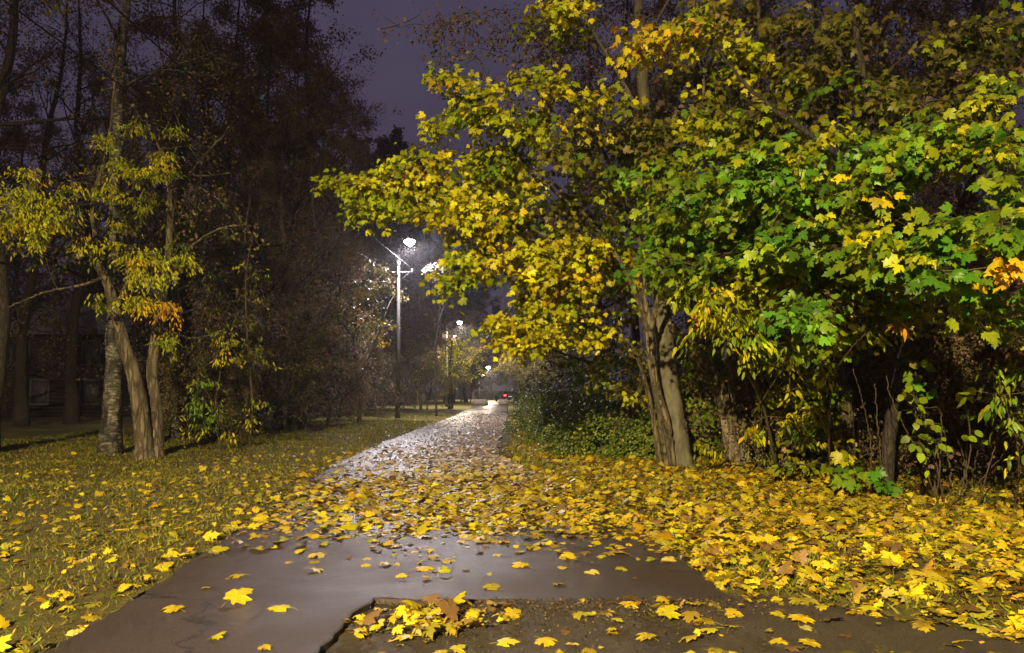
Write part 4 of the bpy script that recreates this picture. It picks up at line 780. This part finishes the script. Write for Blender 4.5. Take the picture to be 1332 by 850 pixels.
# ------------------------------------------------------------------ grass and fallen leaves
rng = np.random.default_rng(9)
def on_slab(x, y):
    l = left_edge(y); r = np.where(y < 5.45, -1.1, right_edge(y)); return (x > l) & (x < r) & (y < 92)
def on_old(x, y): return (y < 5.55) & (x >= -1.12) & (x < np.interp(y, [0, 3, 4.3, 5.0, 5.6], [7.2, 7.0, 4.5, 2.9, 1.9]))
def surf(x, y): return np.where(on_slab(x, y), 0.0, np.where(on_old(x, y), old_z(x, y), gz(x, y)))
# grass: blades thick on the left verge and lawn, thin through the leaf carpet on the right
def grass(name, n, xr, yr, label, size, dens, keys):
    Y_ = yr[0] * (yr[1] / yr[0]) ** rng.random(n); X_ = rng.uniform(-1, 1, n); x = (xr[0] + xr[1]) / 2 + X_ * (xr[1] - xr[0]) / 2
    m = ~on_slab(x + .03 * rng.normal(size=n), Y_) & ~on_old(x, Y_) & (rng.random(n) < dens(x, Y_)); x, Y_ = x[m], Y_[m]; n = len(x)
    pos = np.stack([x, Y_, surf(x, Y_) - .005], 1)
    up = unit(rnd(rng, n) * [.55, .55, .25] + [0, 0, .8]); nr = unit(rnd(rng, n) * [1, 1, .2])
    mbg = MB(); s_ = size * rng.uniform(.4, 1.3, n) * (1 + Y_ / 30)
    mbg.leaves(BLADE, pos, up, nr, s_, pal(rng, keys, n), bend=rng.uniform(0, .5, n), fold=0, width=rng.uniform(1, 2.4, n) * (1 + Y_ / 25))
    link(name, mbg.mesh(name, GRASS), label=label, cat='grass', kind='stuff')
PAL['grass'] = [(0.17, 0.20, 0.015), (0.24, 0.23, 0.018), (0.12, 0.16, 0.012), (0.30, 0.25, 0.03)]
PAL['straw'] = [(0.30, 0.21, 0.06), (0.20, 0.14, 0.04), (0.13, 0.08, 0.03)]
patch = lambda x, y: np.clip(.5 + .5 * wave(x * 1.3 + 4, y * 1.2), .12, 1)
grass('grass', 240000, (-15, -2.4), (3.6, 36), 'short grass mixed with dry litter on the left verge', .046, lambda x, y: patch(x, y), {'grass': 5, 'straw': 2})
grass('grass', 110000, (0, 11), (3.8, 26), 'short green grass poking through the leaf carpet on the right', .075, lambda x, y: patch(x + 3, y) ** 2.2, {'grass': 5, 'straw': 1})

def density(x, y):
    """fallen leaves per square metre"""
    r = right_edge(np.maximum(y, 5.5)); l = left_edge(y); w_ = patch(x * 1.5, y * 1.4 + 7)
    rim = np.interp(y, [3, 4.0, 4.6, 5.0, 5.6, 6.2], [6.0, 3.3, 2.7, 2.3, 1.6, 1.5])
    right = np.where(x > np.where(y < 5.6, rim, r - .15), 330 * (0.45 + .55 * w_), 0) * np.where(y < 5.6, smooth((x - rim) / 1.0) * .8 + .18, 1)
    right = right * np.where(x > np.interp(y, [9, 14, 20, 30], [6.2, 4.3, 4, 3]), 0.32, 1) * np.interp(y, [4, 30, 60], [1, .9, .3])
    near = np.interp(y, [3, 5.5, 6.6, 7.6, 9, 11, 15, 24, 60], [3, 5, 10, 75, 380, 420, 250, 140, 50])
    cx = smooth((x - l) / (r - l + .01)); s_ = near * np.where(y < 12.5, .7 + .5 * cx, 0.22 + 1.15 * cx) * np.where(y > 7, .6 + .5 * w_, .3 + 1.1 * w_)
    d_ = l - x
    left = np.exp(-np.maximum(d_, 0) / 2.6) * np.interp(y, [3, 6, 9, 12, 16, 22], [46, 55, 110, 120, 60, 24]) + 24.0 * w_ * (y < 17)
    old = 7 + 9 * w_
    return np.where(on_slab(x, y), s_, np.where(on_old(x, y) & (x < rim), old, np.where(x > 0, right, left * (.5 + .6 * w_))))
N0 = 700000; U = rng.random(N0); y = 3.6 * (48 / 3.6) ** U; xx = rng.uniform(-1, 1, N0); x = xx * (0.78 * y + 1.0)
area = (2 * (0.78 * y + 1.0)) * y * math.log(48 / 3.6) / N0          # ground area each candidate stands for
keep = rng.random(N0) < density(x, y) * area; x, y = x[keep], y[keep]
# the small heap in the corner of the step, and litter along the edges
hp = np.array([gp(px_, py_)[:2] for px_, py_ in zip(rng.normal(575, 36, 130), rng.normal(800, 11, 130))]); hp2 = np.array([gp(px_, py_)[:2] for px_, py_ in zip(rng.normal(468, 12, 18), rng.normal(818, 10, 18))])
hp3 = np.array([gp(px_, py_)[:2] for px_, py_ in zip(rng.normal(900, 60, 40), rng.normal(795, 14, 40))])
H = np.concatenate([hp, hp2, hp3]); H = H[(H[:, 0] > -1.02) & (H[:, 1] < 5.4)]
x = np.concatenate([x, H[:, 0]]); y = np.concatenate([y, H[:, 1]]); heap = np.zeros(len(x), bool); heap[-len(H):] = True
n = len(x); dist = np.hypot(x, y)
z = surf(x, y) + rng.uniform(.006, .022, n) + np.where((x > 1.2) & ~on_slab(x, y) & ~on_old(x, y), rng.uniform(0, .045, n), 0) + np.where(heap, rng.uniform(0, .05, n), 0)
flat = on_slab(x, y) | on_old(x, y); flat[heap] = False
tilt = np.where(flat, np.where(y > 8, .32, .16), .45)[:, None]
nr = unit(rnd(rng, n) * [1, 1, .3] * tilt + [0, 0, 1]); az = rng.uniform(0, 2 * math.pi, n); yd = np.stack([np.cos(az), np.sin(az), 0 * az], 1); yd = unit(yd - nr * (yd * nr).sum(1)[:, None])
size = rng.choice([.04, .065, .09, .12, .15], n, p=[.22, .28, .26, .17, .07]) * rng.uniform(.85, 1.1, n) * np.where(x < left_edge(y) - .3, .8, 1)
colr = pal(rng, {'litter': 1}, n, var=.16)
pale = smooth((y - 11) / 6) * on_slab(x, y) * .85; colr = colr * (1 - pale[:, None]) + np.array([.66, .52, .45]) * pale[:, None]  # leaves on the far path are coloured paler to carry the lamplight
bend = rng.uniform(-.25, .35, n); fold = rng.uniform(-.25, .55, n)
visible = (np.abs(x) < .70 * y) & (y > 4.1)
cand = np.where(visible & (flat | heap))[0]; cand = cand[np.argsort(dist[cand] / size[cand])]; solo = cand[:286]
rest = np.ones(n, bool); rest[solo] = False
mb = MB()
for tpl, m_ in ((MAPLE_HI, rest & (dist < 9)), (MAPLE, rest & (dist >= 9) & (dist < 20)), (DIAM, rest & (dist >= 20))):
    i = np.where(m_)[0]
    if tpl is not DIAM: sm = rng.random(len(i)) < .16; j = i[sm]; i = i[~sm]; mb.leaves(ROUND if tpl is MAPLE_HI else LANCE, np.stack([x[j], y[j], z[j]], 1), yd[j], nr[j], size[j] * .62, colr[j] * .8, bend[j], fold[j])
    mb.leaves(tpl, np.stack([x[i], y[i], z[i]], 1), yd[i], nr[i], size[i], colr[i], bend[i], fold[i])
# crumbled dead leaves and grit gathered below the edge of the asphalt
nc = 5200; pxs = np.concatenate([rng.normal(600, 120, nc // 2), rng.normal(850, 110, nc - nc // 2)]); pys = 772 + np.abs(rng.normal(0, 22, nc)); q_ = np.array([gp(a_, b_)[:2] for a_, b_ in zip(pxs, pys)])
ok = on_old(q_[:, 0], q_[:, 1]) & (q_[:, 1] < 5.5) & (q_[:, 0] > -1.0); q_ = q_[ok]; nc = len(q_); mc = MB()
PAL['crumb'] = [(.10, .06, .03), (.16, .10, .05), (.07, .05, .03), (.24, .17, .08), (.05, .035, .025)]
mc.leaves(DIAM, np.concatenate([q_, old_z(q_[:, 0], q_[:, 1])[:, None] + .006 + rng.uniform(0, .012, (nc, 1))], 1), unit(rnd(rng, nc) * [1, 1, .4]), unit(rnd(rng, nc) * .6 + [0, 0, 1]), rng.uniform(.005, .026, nc), pal(rng, {'crumb': 1}, nc), fold=.4)
link('leaf_crumbs', mc.mesh('leaf_crumbs', DRY), label='brown crumbled leaf litter below the broken edge of the asphalt', cat='leaf litter', kind='stuff')
print('litter leaves', n, 'solo', len(solo))
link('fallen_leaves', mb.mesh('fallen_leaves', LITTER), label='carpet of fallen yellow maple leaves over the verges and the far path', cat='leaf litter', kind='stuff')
# loose leaves lying singly on the pavement: eight shapes, copied
mats, protos = [], []
for i in range(10):
    r_ = np.random.default_rng(200 + i); c = pal(r_, {'litter': 1}, 1, var=.1) if i else np.array([[.72, .48, .02]])
    m_ = MB(); m_.leaves(MAPLE_HI, np.zeros((1, 3)), np.array([[0, 1., 0]]), np.array([[0, 0, 1.]]), 1.0, c, bend=r_.uniform(-.15, .3), fold=r_.uniform(-.1, .5), width=r_.uniform(.85, 1.1))
    m_.tube(poly([(0, 0.02, 0), (.05 * r_.normal(), -.25, .03), (.1 * r_.normal(), -.55, .0)], 6), [.011] * 6, 4); m_.C[-1][:] = c * .7
    protos.append(m_.mesh('fallen_leaf', LITTER))
from mathutils import Matrix
lab = {'heap': 'yellow maple leaf lying in the heap in the corner below the asphalt step', 'old': 'loose maple leaf on the gritty old pavement at the lower right', 'slab': 'loose maple leaf on the dark wet asphalt in front'}
grp = {'heap': 'leaves heaped in the corner below the asphalt step', 'old': 'loose leaves on the gritty old pavement', 'slab': 'loose leaves on the wet asphalt'}
def lay(i_, px_, me, s_, Y_, N_, label, group):
    X_ = np.cross(Y_, N_); M = Matrix(((X_[0], Y_[0], N_[0]), (X_[1], Y_[1], N_[1]), (X_[2], Y_[2], N_[2]))).to_4x4()
    o = bpy.data.objects.new('fallen_leaf', me); COL.objects.link(o); o.matrix_world = Matrix.Translation(Vector([float(v) for v in px_])) @ M @ Matrix.Scale(float(s_), 4)
    return tag(o, label=label, cat='fallen leaf', group=group)
for i in solo:
    k_ = 'heap' if (heap[i] and x[i] < 1) else ('slab' if on_slab(x[i], y[i]) else 'old')
    lay(i, (x[i], y[i], z[i]), protos[rng.integers(1, 10)], size[i], yd[i], nr[i], lab[k_], grp[k_])
def single(px_, py_, s_, az_, col_k, label, lift=.012, tl=(0, -.15)):
    p = gp(px_, py_); p[2] = surf(p[0], p[1]) + lift; N_ = unit(np.array([tl[0], tl[1], 1.])); Y_ = np.array([math.cos(az_), math.sin(az_), 0]); Y_ = unit(Y_ - N_ * Y_.dot(N_))
    o = lay(0, p, protos[col_k], s_, Y_, N_, label, None); return o
single(300, 786, .20, 1.1, 0, 'largest bright yellow maple leaf, lying alone on the left of the wet asphalt', .03, (.1, -.45))
single(232, 795, .15, 2.8, 2, 'curled yellow leaf on the wet asphalt to the left of the largest one')
single(372, 794, .15, 2.9, 5, 'dull green leaf with a long stalk on the wet asphalt, right of the largest one')
single(545, 742, .15, .3, 0, 'bright yellow leaf lying on the lamp\'s reflection')
single(682, 738, .17, 2.3, 0, 'bright yellow leaf on the asphalt right of the lamp\'s reflection')
single(1040, 806, .17, 1.0, 0, 'orange yellow leaf in front of the leaf carpet at the lower right', .02)
single(812, 788, .15, .5, 0, 'yellow leaf on the old pavement just below the asphalt edge')

# ------------------------------------------------------------------ night haze
if HAZE > 0:
    m = bpy.data.materials.new('night_haze'); m.use_nodes = True; t = m.node_tree; t.nodes.clear(); o_ = t.nodes.new('ShaderNodeOutputMaterial'); v = t.nodes.new('ShaderNodeVolumePrincipled')
    v.inputs['Color'].default_value = (.85, .85, .9, 1); v.inputs['Density'].default_value = HAZE; v.inputs['Anisotropy'].default_value = .6; t.links.new(v.outputs[0], o_.inputs['Volume'])
    mh = MB(); mh.box((0, 60, 16), (360, 280, 34.8)); ob = link('haze', mh.mesh('haze', m, colour=False), kind='stuff', label='thin night haze in the air round the lamps', cat='haze')
print('tris', sum(len(o.data.polygons) for o in bpy.data.objects if o.type == 'MESH') )
